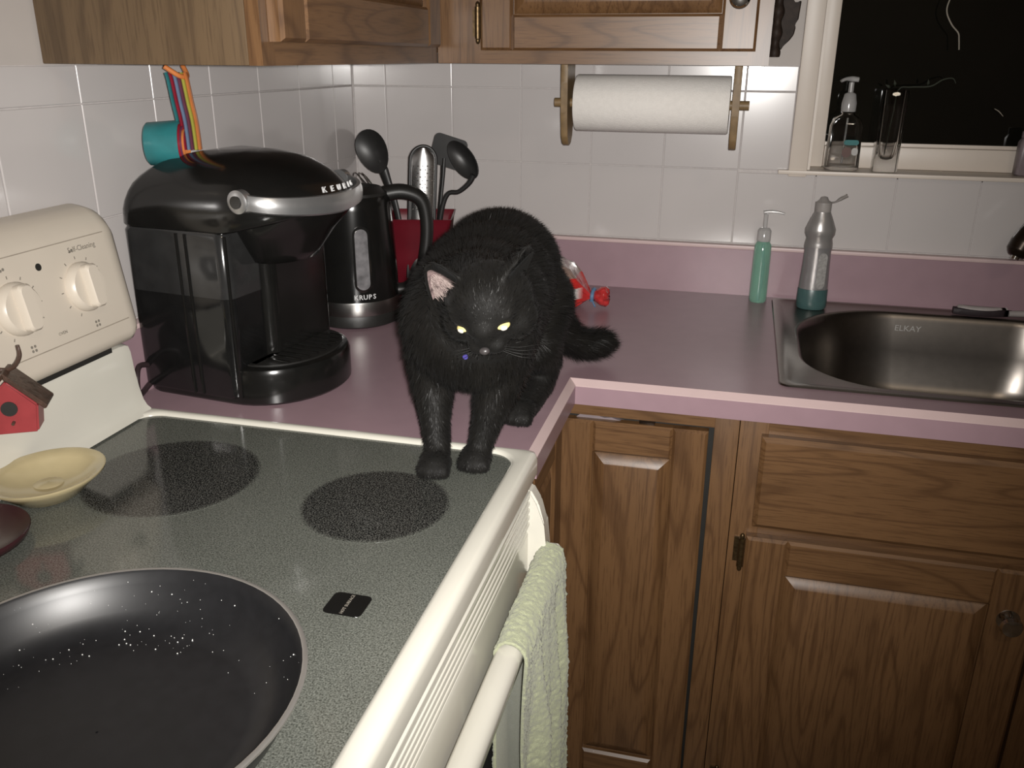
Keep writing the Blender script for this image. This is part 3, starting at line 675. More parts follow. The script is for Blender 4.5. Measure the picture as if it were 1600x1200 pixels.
tp = [(x, y) for x, y in dplan(.035, .110, .098, fr=.075, back_r=.01)]
b = dloft([(tp, .0555), (tp, .0585), (shrink(tp, .006), .0590)]); gr = obj('drip_tray', b, 'blackmatte', cm, 40, True)
b = newbm()
for k in range(9):
    y = -.07+.0175*k; box(b, (.048, y-.003, .0592), (.048+.055*sqrt(max(.05, 1-(y/.1)**2)), y+.003, .0615), .0008)
obj('tray_grille', b, 'blackplastic', cm, 40, True, kind='stuff')
b = newbm(); loft(b, [rrect(-.142, .047, -.048, .113, .022, 6, z) for z in (.054, .250)]); obj('tower', b, 'blackplastic', cm, 40, True)
tk = lambda z, i=0: [(x, y, z) for x, y, _ in rrect(-.146+i, .034-i, -.121+i, -.0485, [.002, .002, .020, .016], 8)]
b = newbm(); loft(b, [tk(.010, .003), tk(.014), tk(.158)]); obj('tank_water', b, 'smoke_water', cm, 40, True, label='lower part of the smoked water tank, filled')
b = newbm(); loft(b, [tk(.1582), tk(.244), tk(.250, .003)]); obj('tank', b, 'smoke_empty', cm, 40, True, label='upper part of the smoked water tank, empty')
for x in (-.045, -.030, .0345):
    b = newbm(); tube(b, [(x, -.1212 if x < .03 else -.118, .012), (x, -.1212 if x < .03 else -.118, .246)], .0022, 8, sm=False); obj('tank_rib', b, 'blackplastic', cm, 40, True)
# brew head and domed lid
def ell(cx, rx, ry, n=40): return [(cx+rx*cos(2*pi*i/n), ry*sin(2*pi*i/n)) for i in range(n)]
b = dloft([(ell(.045, .028, .040), .196), (ell(.046, .040, .060), .199), (ell(.048, .046, .070), .212), (ell(.053, .060, .090), .24), (ell(.060, .074, .104), .262), (ell(.062, .079, .108), .277)]); obj('brew_head', b, 'blackplastic', cm, 50, True)
xs = [-.157, -.149, -.125, -.09, -.05, .0, .05, .09, .12, .14, .152]; zs = [.298, .312, .338, .348, .351, .350, .344, .333, .320, .307, .297]
lp = dplan(-.150, .143, .121, fr=.118, back_r=.026, nf=28); lb = [.252 if x < .03 else .252+(x-.03)*.22 for x, y in lp]
rings = []
cx = .0
for k in range(0, 13):
    t = k/12; sc = cos(t*pi/2)**.75; up = sin(t*pi/2)**.62
    ring = []
    for (x, y), z0 in zip(lp, lb):
        X, Y = cx+(x-cx)*(sc if k else 1), y*(sc if k else 1)
        ring.append((X, Y, z0+(float(np.interp(X, xs, zs))-z0)*up))
    rings.append(ring)
rings[-1] = [(cx+(p[0]-cx)*.02+.0, p[1]*.02+1e-5*i, .350) for i, p in enumerate(rings[-2])]
b = newbm(); loft(b, [[(x, y, z0-.004) for (x, y), z0 in zip(shrink(lp, .004), lb)]] + rings); obj('lid', b, 'blackplastic', cm, 60, True)
# silver handle: band around the front of the head
b = newbm(); rings = []; nh = 48
for i in range(nh+1):
    a = -pi*.5 + 2*pi*.5*i/nh; e = abs(a)/(pi*.5)
    X = .070+.0765*cos(a) ; Y = .1235*sin(a)
    if e > .80: Y = math.copysign(.1235*sin(min(abs(a), pi/2)), Y)
    hz = .283+.013*e**1.5; hh = .0105+.0035*(1-e)**1.0 if e < .9 else .0125
    n_ = Vector((cos(a)/.0765, sin(a)/.1235, 0)).normalized(); th = .0042
    ring = []
    for (o_, v) in ((-th, -.75), (-th*.2, -1), (th*.8, -.8), (th, -.2), (th*.9, .4), (th*.2, .95), (-th, 1)): ring.append((X+n_.x*o_, Y+n_.y*o_, hz+hh*v))
    rings.append(ring)
loft(b, rings); hd = obj('lift_handle', b, 'silver', cm, 50, True)
for sgn in (-1, 1):
    X, Y = .070, sgn*.1215
    b = newbm(); lathe(b, [(.0155, -.006), (.0155, .006), (.012, .008)] if sgn > 0 else [(.012, -.008), (.0155, -.006), (.0155, .006)], (X, Y+sgn*.001, .296), 24, 'y'); obj('pivot', b, 'silver', cm, 50, True)
    b = newbm(); lathe(b, [(.0085, 0), (.0085, sgn*.0025)] if sgn > 0 else [(.0085, -.0025), (.0085, 0)], (X, Y+sgn*.0085, .296), 20, 'y'); obj('pivot_cap', b, 'blackplastic', cm, 50, True)
# name on the front of the lid, letter by letter round the curve
for k, ch in enumerate('KEURIG'):
    a = radians(-15+7.5*k); X, Y = .027+.117*cos(a), .1185*sin(a)
    text(ch, .0110, frame((X, Y, .3035), (-sin(a), cos(a), 0), (-.3*cos(a), -.3*sin(a), 1)), 'whiteprint', cm, 'lettering', .0012, True, .0002)
b = newbm(); tube(b, [(-.130, -.112, .040), (-.128, -.138, .047), (-.118, -.156, .034), (-.119, -.156, .010), (-.128, -.140, .0055), (-.134, -.116, .012), (-.13, -.100, .02)], .0042, 8); obj('power_cord', b, 'cord', cm, 60, True)

# ================================================================== KETTLE
KC = Vector((.163, -.400, CT))
kt = thing('electric_kettle', KC, 'black electric kettle with a steel band and clear water gauge', 'kettle')
b = newbm(); lathe(b, [(.076, 0), (.084, .004), (.085, .014), (.083, .022), (.0825, .024)], KC, 48); obj('power_base', b, 'blackmatte', kt)
b = newbm(); lathe(b, [(.0822, .024), (.0826, .025), (.0822, .048), (.0818, .050)], KC, 48); obj('steel_band', b, plain('kettle_steel', (.5, .49, .47), .3, .05, 60, metal=1.0), kt)
b = newbm(); lathe(b, [(.0815, .050), (.0812, .06), (.080, .11), (.0765, .17), (.0735, .215), (.072, .232), (.069, .238)], KC, 48); obj('jug', b, 'blackplastic', kt, 50)
b = newbm(); lathe(b, [(.069, .238), (.068, .243), (.055, .250), (.030, .254), (.001, .255)], KC, 40); obj('lid', b, 'blackmatte', kt, 50)
va = math.atan2(CAM.y-KC.y, CAM.x-KC.x); vd = Vector((cos(va), sin(va), 0)); vr = Vector((-sin(va), cos(va), 0))   # towards the viewer's side, and right
ha = va + radians(88); hv = Vector((cos(ha), sin(ha), 0))
hp = [KC+hv*.060+Vector((0, 0, .236)), KC+hv*.095+Vector((0, 0, .240)), KC+hv*.128+Vector((0, 0, .226)), KC+hv*.138+Vector((0, 0, .19)), KC+hv*.136+Vector((0, 0, .14)), KC+hv*.124+Vector((0, 0, .09)), KC+hv*.100+Vector((0, 0, .060)), KC+hv*.078+Vector((0, 0, .055))]
b = newbm(); tube(b, hp, [.015, .0145, .0135, .0125, .0120, .0115, .0115, .012], 14, 1.25, up=hv.cross(Vector((0, 0, 1)))); obj('handle', b, 'blackmatte', kt, 60)
sv = Vector((cos(ha+pi), sin(ha+pi), 0)); b = newbm()
tube(b, [KC+sv*.055+Vector((0, 0, .212)), KC+sv*.080+Vector((0, 0, .226)), KC+sv*.095+Vector((0, 0, .240))], [.026, .020, .012], 14); obj('spout', b, 'blackplastic', kt, 60)
def on_jug(ang, h, off=0):
    rr_ = float(np.interp(h, [.05, .06, .11, .17, .215, .232], [.0815, .0812, .080, .0765, .0735, .072]))+off
    return KC + Vector((cos(ang)*rr_, sin(ang)*rr_, h))
ga = va + radians(10); b = newbm(); gp = rrect(-.185, .185, .072, .188, .0, 1)
pts = [(x*1.0, z) for x, z, _ in rrect(-.0155, .0155, .070, .190, .0153, 6)]
loft(b, [[on_jug(ga+x/.078*1.0, z, o_) for x, z in pts] for o_ in (-.002, .0022)]); obj('gauge_frame', b, 'chrome', kt, 30)
pts = [(x, z) for x, z, _ in rrect(-.0115, .0115, .075, .185, .0112, 6)]
b = newbm(); loft(b, [[on_jug(ga+x/.078, z, o_) for x, z in pts] for o_ in (.001, .0030)]); obj('water_gauge', b, 'gauge', kt, 30)
for k, ch in enumerate('KRUPS'):
    a = ga + (k-2)*.105 + .03; p = on_jug(a, .0605, .0002)
    text(ch, .0125, frame(p, (-sin(a), cos(a), 0), (0, 0, 1)), 'whiteprint', kt, 'lettering', .0006, bold=.0002)

# ================================================================== CROCK AND UTENSILS
KR = Vector((.240, -.240, CT)); kr = thing('utensil_crock', KR, 'square flared red ceramic crock holding the cooking utensils', 'crock')
ra = radians(14); 
def sq(h, hw, r=.010): return [tuple(KR + Matrix.Rotation(ra, 3, 'Z') @ Vector((x, y, h))) for x, y, _ in rrect(-hw, hw, -hw, hw, r, 5)]
b = newbm(); loft(b, [sq(0, .046), sq(.003, .049), sq(.10, .056), sq(.165, .063, .008), sq(.178, .067, .004), sq(.178, .064, .004), sq(.165, .059, .008), sq(.10, .052), sq(.006, .045)]); obj('pot', b, 'crock', kr, 50)
def P3(x, y, z): return Vector((x, y, z))
# spoon
sp = thing('serving_spoon', (.205, -.25, .925), 'black nylon solid spoon standing tallest in the crock', 'spoon')
dv = Vector((.058, .0, -.085)).normalized()
b = newbm(); tube(b, [(.222, -.246, .925), (.205, -.25, 1.03), (.190, -.25, 1.11), (.177, -.25, 1.150), (.168, -.251, 1.178), (.160, -.251, 1.195)], [.006, .006, .007, .009, .011, .008], 12, .6, up=(.1, 1, .1)); obj('handle', b, 'nylon', sp, 60)
b = newbm(); t = newbm(); n1, n2 = 20, 8; rings = []
for k in range(n2+1):
    q = k/n2; rings.append([(.031*q*cos(2*pi*i/28)*(1+.12*sin(2*pi*i/28)), .043*q*sin(2*pi*i/28), .012*q*q) for i in range(28)])
rings[0] = [(1e-5*cos(2*pi*i/28), 1e-5*sin(2*pi*i/28), 0) for i in range(28)]
loft(t, rings + [[(x*1.02, y*1.02, z-.001) for x, y, z in rings[-1]]] + [[(x, y, z-.003) for x, y, z in r_] for r_ in reversed(rings)])
merge(b, t, frame((.1515, -.252, 1.213), (.90, .05, .42), (-.42, .02, .90))); obj('spoon_bowl', b, 'nylon', sp, 60)
# grater
gt = thing('hand_grater', (.25, -.29, .925), 'narrow steel hand grater with a black rim, in front in the crock', 'grater')
b = newbm(); gx, gy = .2560, -.279; lean = .05
def gpt(u, h): return Vector((gx + u*.93 + (h-.16)*.02, gy + u*.30 + (h-.18)*.10, CT+h))
nrm = Vector((.30, -.93, 0))
rings = []
for h in np.linspace(.03, .310, 22):
    hw = .0245 if h < .287 else .0245*sqrt(max(.02, 1-((h-.287)/.0245)**2)); ring = []
    for u in np.linspace(-1, 1, 13): ring.append(gpt(u*hw, h)+nrm*(.007*(1-u*u)))
    for u in np.linspace(1, -1, 13): ring.append(gpt(u*hw, h)+nrm*(.007*(1-u*u)-.0015))
    rings.append(ring)
loft(b, rings); gb = obj('blade', b, 'grater', gt, 40)
b = newbm()
for r_ in range(13):
    for c_ in range(5):
        u = (-.8+.4*c_+(.2 if r_ % 2 else 0)); h = .195+r_*.0068
        if abs(u) > .86: continue
        ellipsoid(b, gpt(u*.0225, h)+nrm*(.0072*(1-u*u)), (.0021, .0012, .0012), u=8, v=6)
obj('teeth', b, 'steel', gb, 50, kind='stuff')
b = newbm(); rim = [gpt(-.0255, h) for h in np.linspace(.06, .287, 6)] + [gpt(-.0255*cos(a), .287+.0265*sin(a)) for a in np.linspace(.3, pi-.3, 9)] + [gpt(.0255, h) for h in np.linspace(.287, .06, 6)]
tube(b, rim, .0032, 8, k=2); obj('frame', b, 'nylon', gt, 60)
# turner
tn = thing('turner', (.27, -.23, .925), 'black nylon turner with a squared blade behind the grater', 'spatula')
b = newbm(); tube(b, [(.252, -.235, .925), (.268, -.225, 1.05), (.278, -.215, 1.15), (.281, -.21, 1.20)], [.006, .006, .007, .009], 10, .6); obj('handle', b, 'nylon', tn, 60)
b = newbm(); t = newbm(); loft(t, [rrect(-.034, .034, -.030, .030, .010, 5, -.0015), rrect(-.034, .034, -.030, .030, .010, 5, .0015)]); merge(b, t, frame((.2925, -.214, 1.213), (.95, .1, -.28), (.28, .02, .95))); obj('blade', b, 'nylon', tn, 40)
# masher / ladle with bent neck
ld = thing('ladle', (.29, -.25, .925), 'black nylon ladle with oval bowl leaning right over the crock rim', 'ladle')
b = newbm(); tube(b, [(.262, -.262, .925), (.280, -.262, 1.03), (.292, -.262, 1.105), (.306, -.262, 1.138), (.328, -.262, 1.143), (.349, -.262, 1.160), (.358, -.262, 1.176)], [.005, .005, .005, .0045, .0045, .005, .006], 10); obj('handle', b, 'nylon', ld, 60)
b = newbm(); t = newbm(); rings = []
for k in range(7):
    q = k/6; rings.append([(.041*cos(2*pi*i/32)*max(q, .001), .0235*sin(2*pi*i/32)*max(q, .001), -.016*(1-q*q)) for i in range(32)])
loft(t, rings + [[(x*1.03, y*1.03, z-.0006) for x, y, z in rings[-1]]] + [[(x*1.02, y*1.02, z-.003) for x, y, z in r_] for r_ in reversed(rings)])
merge(b, t, frame((.3365, -.262, 1.203), (.62, -.02, -.78), (.78, -.15, .62))); obj('ladle_bowl', b, 'nylon', ld, 60)
# spare handle between the turner and grater
hk = thing('steel_whisk', (.21, -.22, .925), 'wire whisk whose thin loops show left of the spoon', 'whisk')
b = newbm(); tube(b, [(.222, -.222, .925), (.19, -.228, 1.02), (.176, -.23, 1.06)], [.006, .007, .006], 10); obj('handle', b, 'steel', hk, 60)
for k, (dx, dy) in enumerate(((-.022, 0), (.0, .012), (.016, -.006))):
    b = newbm(); tube(b, [(.176, -.23, 1.058), (.150+dx*.8, -.23+dy, 1.10), (.120+dx, -.232+dy*1.3, 1.150), (.108+dx*.4, -.234, 1.168), (.122+dx*.1, -.234-dy, 1.150), (.155-dx*.5, -.23-dy, 1.10), (.176, -.23, 1.058)], .0009, 6); obj('wire_loop', b, 'chrome', hk, 60)

# ================================================================== BREAD, BOTTLES, SILL
BR = (.432, -.205, CT); br = thing('bread_bag', BR, 'red and white plastic bread bag tied with a blue twist', 'bread')
b = newbm(); rings = []
for x, hw, h, z0 in ((-.135, .02, .05, .012), (-.128, .045, .085, .004), (-.11, .054, .096, 0), (-.04, .056, .100, 0), (.04, .055, .098, 0), (.09, .053, .093, 0), (.112, .049, .084, 0), (.128, .038, .066, .006), (.142, .022, .044, .014), (.152, .011, .030, .020), (.158, .008, .026, .021)):
    rings.append([(BR[0]+x+.003*sin(5*i+x*40), BR[1]+y+(.0025*sin(i*2.3+x*90)), CT+z0+z+(.0015*sin(i*1.7+x*130) if z > .01 else 0)) for i, (y, z, _) in enumerate(rrect(-hw, hw, 0, max(.004, h-z0), min(hw, (h-z0)/2)*.5, 5))])
loft(b, rings); obj('bag', b, 'bread', br, 50)
b = newbm(); tube(b, [(BR[0]+.1565, BR[1]-.006, CT+.016), (BR[0]+.1575, BR[1]-.010, CT+.026), (BR[0]+.158, BR[1]-.003, CT+.034), (BR[0]+.160, BR[1]+.004, CT+.038)], .0042, 8); tube(b, [(BR[0]+.158, BR[1]-.009, CT+.018), (BR[0]+.166, BR[1]-.02, CT+.008)], .0018, 6); obj('twist_tie', b, 'tie', br, 60)
b = newbm(); rings = []
for x, r_ in ((.158, .007), (.164, .012), (.174, .019), (.183, .020), (.189, .015), (.191, .006)):
    rings.append([(BR[0]+x+.002*sin(3*i), BR[1]+r_*cos(2*pi*i/18)*(1+.16*(i % 2)), CT+.0255+r_*.95*sin(2*pi*i/18)*(1+.12*(i % 2))) for i in range(18)])
loft(b, rings); obj('gathered_end', b, plain('red_film', (.42, .03, .03), .15, .35, 90, coat=.6), br, 60)
# green pump soap
gs = thing('soap_pump', (.914, -.062, CT), 'slim green soap bottle with clear pump beside the sink', 'soap bottle')
def bottle(c, prof, name, mat, par, sy=1, n=28): b = newbm(); lathe(b, [(r, c[2]+h-c[2]) for r, h in prof], c, n, sy=sy); return obj(name, b, mat, par, 50)
G = (.914, -.062, CT)
bottle(G, [(.015, 0), (.0175, .003), (.0178, .02), (.0172, .10), (.0165, .118), (.012, .126)], 'bottle', 'greenliq', gs)
bottle(G, [(.0120, .1262), (.0135, .127), (.0135, .148), (.010, .153), (.005, .154)], 'collar', 'clearplastic', gs)
bottle(G, [(.0042, .1542), (.0042, .182)], 'stem', 'clearplastic', gs)
b = newbm(); tube(b, [(.909, -.062, CT+.185), (.920, -.063, CT+.187), (.935, -.065, CT+.187), (.950, -.067, CT+.184)], [.007, .006, .0045, .0035], 10, .6); obj('pump_spout', b, 'clearplastic', gs, 60)
b = newbm(); tube(b, [(.914, -.062, CT+.004), (.917, -.061, CT+.06), (.914, -.062, CT+.12)], .0028, 8); obj('dip_tube', b, 'teal', gs, 60)
# cleanser bottle
cb = thing('cleanser_bottle', (1.018, -.095, .9165), 'silver grey squeeze bottle with teal base and open flip cap', 'bottle')
B = (1.018, -.095, .9165)
bottle(B, [(.026, 0), (.029, .004), (.0295, .015), (.029, .040), (.0285, .041)], 'teal_base', plain('teal_grey_base', (.05, .10, .098), .3), cb, .75)
bottle(B, [(.0283, .0412), (.0275, .06), (.0262, .09), (.0255, .115), (.0268, .125)], 'body', plain('silver_plastic', (.33, .32, .32), .28, .05, 30, metal=.55), cb, .75)
bottle(B, [(.0268, .1252), (.0265, .132), (.0245, .142), (.0285, .150), (.0290, .160), (.022, .178), (.016, .192), (.0155, .194)], 'shoulder', plain('silver_plastic_upper', (.31, .295, .285), .3, .05, 30, metal=.5), cb, .8)
bottle(B, [(.0150, .1942), (.0155, .196), (.0155, .212), (.009, .216), (.006, .222), (.002, .223)], 'cap', plain('grey_cap', (.28, .26, .245), .4), cb)
b = newbm(); tube(b, [(1.031, -.095, 1.128), (1.040, -.095, 1.130), (1.048, -.095, 1.136), (1.060, -.095, 1.143)], [.003, .003, .0065, .0065], 10, .55); obj('flip_lid', b, plain('grey_cap_lid', (.26, .24, .225), .4), cb, 60)
b = newbm(); t = newbm(); loft(t, [rrect(-.009, .009, -.036, .036, .009, 6, z) for z in (0, .0012)]); merge(b, t, frame((1.028, -.1148, .9165+.080), (.94, .33, 0), (-.02, 0, 1))); obj('label', b, plain('raised_label', (.30, .29, .28), .35, .25, 200, .5, 260), cb, 40)
# clear soap bottle on the sill
SZ = 1.1785; cs = thing('clear_soap_bottle', (1.052, .024, SZ), 'clear pump bottle with a teal and brown label on the window sill', 'soap bottle')
C_ = (1.052, .024, SZ)
def ob(z, hx, hy, r): return rrect(C_[0]-hx, C_[0]+hx, C_[1]-hy, C_[1]+hy, r, 5, SZ+z)
b = newbm(); loft(b, [ob(0, .030, .019, .010), ob(.003, .033, .021, .011), ob(.085, .031, .020, .011), ob(.100, .026, .017, .011), ob(.107, .014, .012, .008), ob(.112, .0115, .0115, .008),
                      ob(.112, .0095, .0095, .007), ob(.106, .011, .010, .007), ob(.098, .0235, .0145, .010), ob(.085, .0288, .0178, .010), ob(.009, .0308, .0188, .010), ob(.007, .028, .017, .009)]); obj('bottle', b, 'glass', cs, 50)
bottle(C_, [(.0125, .1125), (.014, .113), (.0145, .128), (.011, .146), (.006, .149)], 'collar', 'clearplastic', cs)
bottle(C_, [(.005, .1492), (.005, .168)], 'stem', 'clearplastic', cs)
b = newbm(); tube(b, [(1.064, .024, SZ+.173), (1.052, .023, SZ+.174), (1.040, .018, SZ+.174), (1.031, .014, SZ+.170)], [.007, .008, .005, .004], 10, .7); obj('pump_spout', b, 'clearplastic', cs, 60)
b = newbm(); tube(b, [(1.052, .024, SZ+.012), (1.053, .024, SZ+.10)], .002, 8, sm=False); obj('dip_tube', b, 'clearplastic', cs, 60)
for nm, x0, x1, z0, z1, mt in (('label', 1.050, 1.078, .050, .060, 'teallabel'), ('label', 1.048, 1.066, .026, .046, 'brownlabel'), ('label', 1.066, 1.078, .030, .045, 'greylabel')):
    b = newbm(); hx, hz = (x1-x0)/2, (z1-z0)/2
    loft(b, [[(p[0], y, p[1]) for p in rrect(x0, x1, SZ+z0, SZ+z1, min(hx, hz)*.95, 5)] for y in (.0022, .0016)]); obj(nm, b, mt, cs, 0)
# glass vase
gv = thing('glass_vase', (1.134, .026, SZ), 'tall square clear glass vase with a thick base on the sill', 'vase')
V_ = (1.134, .026)
def vb(z, h, r): return rrect(V_[0]-h, V_[0]+h, V_[1]-h, V_[1]+h, r, 5, SZ+z)
b = newbm(); loft(b, [vb(0, .0215, .003), vb(.002, .0228, .004), vb(.153, .0235, .004), vb(.155, .0225, .004), vb(.155, .0195, .008), vb(.06, .0185, .010), vb(.034, .0165, .012), vb(.026, .011, .008), vb(.0235, .004, .003)]); obj('vase_body', b, 'glass', gv, 50)
vn = thing('vine_cutting', (1.134, .026, 1.215), 'thin green vine cutting trailing right out of the glass vase', 'plant')
b = newbm(); tube(b, [(1.130, .026, 1.208), (1.136, .026, 1.28), (1.140, .026, 1.333), (1.160, .020, 1.339), (1.195, .018, 1.341), (1.215, .018, 1.353), (1.232, .017, 1.356), (1.239, .017, 1.347)], [.0012, .0012, .0013, .0015, .0018, .0016, .0012, .0008], 8); obj('stem', b, 'leaf', vn, 60)
def leaf(bm, p, d, ln, wd):
    p, d = Vector(p), Vector(d).normalized(); s_ = d.cross(Vector((.2, -1, .1))).normalized(); n_ = s_.cross(d)
    v = [bm.verts.new(p+d*ln*t+s_*wd*q+n_*.002*sin(t*3)) for t, q in ((0, 0), (.35, .5), (.7, .35), (1, 0), (.7, -.35), (.35, -.5))]; bm.faces.new(v)
for p, d in (((1.124, .022, 1.337), (-.9, -.3, .5)), ((1.132, .022, 1.340), (-.3, -.2, 1)), ((1.190, .018, 1.342), (-.1, -.3, 1))):
    b = newbm(); leaf(b, p, d, .013, .005); r_ = bmesh.ops.extrude_face_region(b, geom=list(b.faces)); [setattr(v, 'co', v.co+Vector((0, .0006, 0))) for v in r_['geom'] if isinstance(v, bmesh.types.BMVert)]; obj('leaf', b, 'leaf', vn, 0)
b = newbm(); tube(b, [(1.235, .022, 1.62), (1.218, .022, 1.55), (1.206, .022, 1.50), (1.203, .022, 1.475), (1.215, .022, 1.452), (1.229, .022, 1.437), (1.2325, .022, 1.425), (1.2355, .022, 1.407)], [.0012, .0013, .0014, .0015, .0015, .0014, .0014, .0013], 8)
tag(obj('hanging_tendril', b, 'stem_pale', None, 60), 'pale dry tendril hanging down in front of the dark glass', 'plant')
b = newbm(); tube(b, [(1.325, .06, 1.300), (1.334, .06, 1.295), (1.343, .06, 1.286)], [.0006, .0011, .0006], 6)
tag(obj('dry_twig', b, 'stem_pale', None, 60), 'short dry twig caught against the window pane at right', 'plant')
b = newbm(); loft(b, [rrect(1.372-i, 1.402+i, .012-i, .042+i, .008, 5, SZ+z) for i, z in ((-.003, 0), (0, .003), (0, .062), (-.004, .070))]); 
lj = thing('sill_jar', (1.387, .027, SZ), 'lilac grey jar at the right end of the window sill', 'jar'); obj('jar_body', b, 'palegrey', lj, 50)
b = newbm(); lathe(b, [(.011, .0702), (.0125, .071), (.0125, .082), (.011, .083)], (1.387, .027, SZ), 20); obj('jar_lid', b, 'palegrey', lj, 50)
# scrub brush
sb = thing('scrub_brush', (1.36, -.07, .9175), 'black edged white scrub brush handle lying on the back sink rim', 'brush')
def brp(w0, z, ln=1.0): return [(1.288+.105*t*ln+.105*(1-ln)/2, -.069+.006*sin(t*pi)-.012*sin(t*pi)+s_*w0*sin(min(1, .12+t*1.0)*pi)**.45, z) for s_, ts in ((-1, np.linspace(0, 1, 14)), (1, np.linspace(1, 0, 14))) for t in ts]
b = newbm(); loft(b, [brp(.0085, .9185), brp(.0100, .922), brp(.0095, .930), brp(.006, .932)]); obj('grip', b, 'rubber', sb, 50)
b = newbm(); loft(b, [brp(.0085, .928, .88), brp(.0078, .934, .86), brp(.005, .9365, .8)]); obj('grip_inlay', b, 'greybrush', sb, 50)
b = newbm(); tube(b, [(1.388, -.069, .925), (1.415, -.067, .926), (1.440, -.066, .928)], [.006, .0065, .008], 10); obj('neck', b, 'greybrush', sb, 60)
b = newbm(); lathe(b, [(.014, .9185), (.017, .924), (.016, .936), (.010, .940)], (1.456, -.066, 0), 24); obj('brush_head', b, 'rubber', sb, 50)

# ================================================================== PAPER TOWELS
ph = thing('towel_holder', (.68, -.165, UB), 'wooden paper towel holder screwed under the wall cabinet', 'holder')
PY, PZ = -.165, 1.3075
for x in (.5195, .8360):
    b = newbm(); pr = [(PY-.040, UB-.0005), (PY-.038, 1.345), (PY-.034, 1.290), (PY-.026, 1.245), (PY-.014, 1.231), (PY, 1.227), (PY+.014, 1.231), (PY+.026, 1.245), (PY+.034, 1.290), (PY+.038, 1.345), (PY+.040, UB-.0005)]
    prism(b, pr, x-.0065, x+.0065, 'x'); bmesh.ops.bevel(b, geom=[e for e in b.edges], offset=.0015, segments=1, affect='EDGES'); obj('bracket', b, 'wood_holder', ph, 35)
b = newbm(); tube(b, [(.495, PY, PZ), (.860, PY, PZ)], .0085, 16, sm=False); obj('rod', b, 'wood_holder', ph, 50)
pt = thing('paper_towel_roll', (.68, PY, PZ-.052), 'white paper towel roll on the wooden holder', 'paper towels')
b = newbm(); lathe(b, [(.020, .5385), (.0505, .5385), (.0520, .541), (.0520, .8225), (.0505, .825), (.020, .825), (.020, .5385)], (0, PY, PZ), 56, 'x', cap=False); obj('roll', b, 'paper', pt, 50)
b = newbm(); lathe(b, [(.0198, .5380), (.0198, .8255), (.0180, .8255), (.0180, .5380), (.0198, .5380)], (0, PY, PZ), 32, 'x', cap=False); obj('core', b, 'card', pt, 50)
# ================================================================== CARVED ORNAMENT on the cabinet end
oc = thing('carved_ornament', (.905, -.2, 1.395), 'dark carved scroll ornament on the cabinet end beside the window', 'ornament')
b = newbm(); rings = []
for z in np.linspace(1.392, 1.70, 70):
    rr_ = .0085+.002*sin((z-1.39)*190); rings.append([(UX1+.0095+rr_*cos(2*pi*i/16), -.215+rr_*1.2*sin(2*pi*i/16), z) for i in range(16)])
loft(b, rings); obj('beaded_strip', b, 'iron', oc, 60)
b = newbm(); prof = [(.898, 1.402), (.905, 1.404), (.907, 1.412), (.916, 1.418), (.923, 1.428), (.925, 1.440), (.922, 1.447), (.928, 1.452), (.930, 1.483), (.919, 1.478), (.914, 1.485), (.913, 1.52), (.925, 1.54), (.913, 1.58), (.898, 1.58)]
prism(b, prof, -.210, -.195, 'y'); bmesh.ops.bevel(b, geom=list(b.edges), offset=.0018, segments=1, affect='EDGES'); obj('scroll', b, 'iron', oc, 35)

# ================================================================== MEASURING CUPS under the cabinet
mc = thing('measuring_cups', (.05, -.80, 1.24), 'nested teal and rainbow measuring cups hanging by their handles', 'measuring cups')
AX = Vector((.93, .36, 0)).normalized(); AY = Vector((-.36, .93, 0)); MO = Vector((.042, -.803, 1.2715))
def mcup(off, r, dep, mat):
    b = newbm(); t = newbm(); lathe(t, [(r*.80, 0), (r*.9, .003), (r, dep), (r*.96, dep), (r*.86, .004), (.0005, .003)], n=36, cap=False); lathe(t, [(r*.80, 0), (.0005, 0)], n=36, cap=False)
    merge(b, t, frame(MO+AX*off, AY, (0, 0, 1))); return obj('cup', b, mat, mc, 50)
def frame2(o, x, y): return frame(o, x, y)
mcup(0, .0325, .048, 'teal'); mcup(.014, .0285, .036, 'cred'); mcup(.024, .026, .028, 'cpurple'); mcup(.036, .021, .018, 'corange')
for k, (mt, r_) in enumerate((('teal', .037), ('cred', .031), ('cblue', .028), ('cpurple', .026), ('clime', .024), ('corange', .021))):
    o_ = .046+.0050*k; p0 = MO+AX*(o_)+Vector((0, 0, r_*.9)); p2 = MO+AX*(o_-.003)+Vector((0, 0, .102)); 
    b = newbm(); tube(b, [MO+AX*o_+Vector((0, 0, -.008)), MO+AX*(o_-.001)+Vector((0, 0, .030)), MO+AX*(o_-.004)+Vector((0, 0, .055)), MO+AX*(o_-.007)+Vector((0, 0, .085)), MO+AX*(o_-.009)+Vector((0, 0, .095))], [.0085]*5, 10, .32, up=AX); obj('handle', b, mt, mc, 50)
b = newbm(); tube(b, [MO+AX*.04+AY*-.02+Vector((0, 0, .1035)), MO+AX*.055+AY*-.012+Vector((0, 0, .092)), MO+AX*.062+Vector((0, 0, .089)), MO+AX*.062+AY*.012+Vector((0, 0, .092)), MO+AX*.055+AY*.024+Vector((0, 0, .1035))], .0035, 8); obj('hanging_ring', b, 'corange', mc, 60)

# ================================================================== CAT
ct_parts = newbm()
def cone(p, q, r0, r1, n=14):
    p, q = Vector(p), Vector(q); ellipsoid(ct_parts, p, (r0, r0, r0), u=16, v=12); ellipsoid(ct_parts, q, (r1, r1, r1), u=16, v=12)
    t = newbm(); tube(t, [p, q], [r0, r1], 18, sm=False); merge(ct_parts, t)
def chain(pts, rs):
    for a, b_, c, d in zip(pts, pts[1:], rs, rs[1:]): cone(a, b_, c, d)
E_ = lambda c, r, rot=None: ellipsoid(ct_parts, c, r, rot, 28, 20)
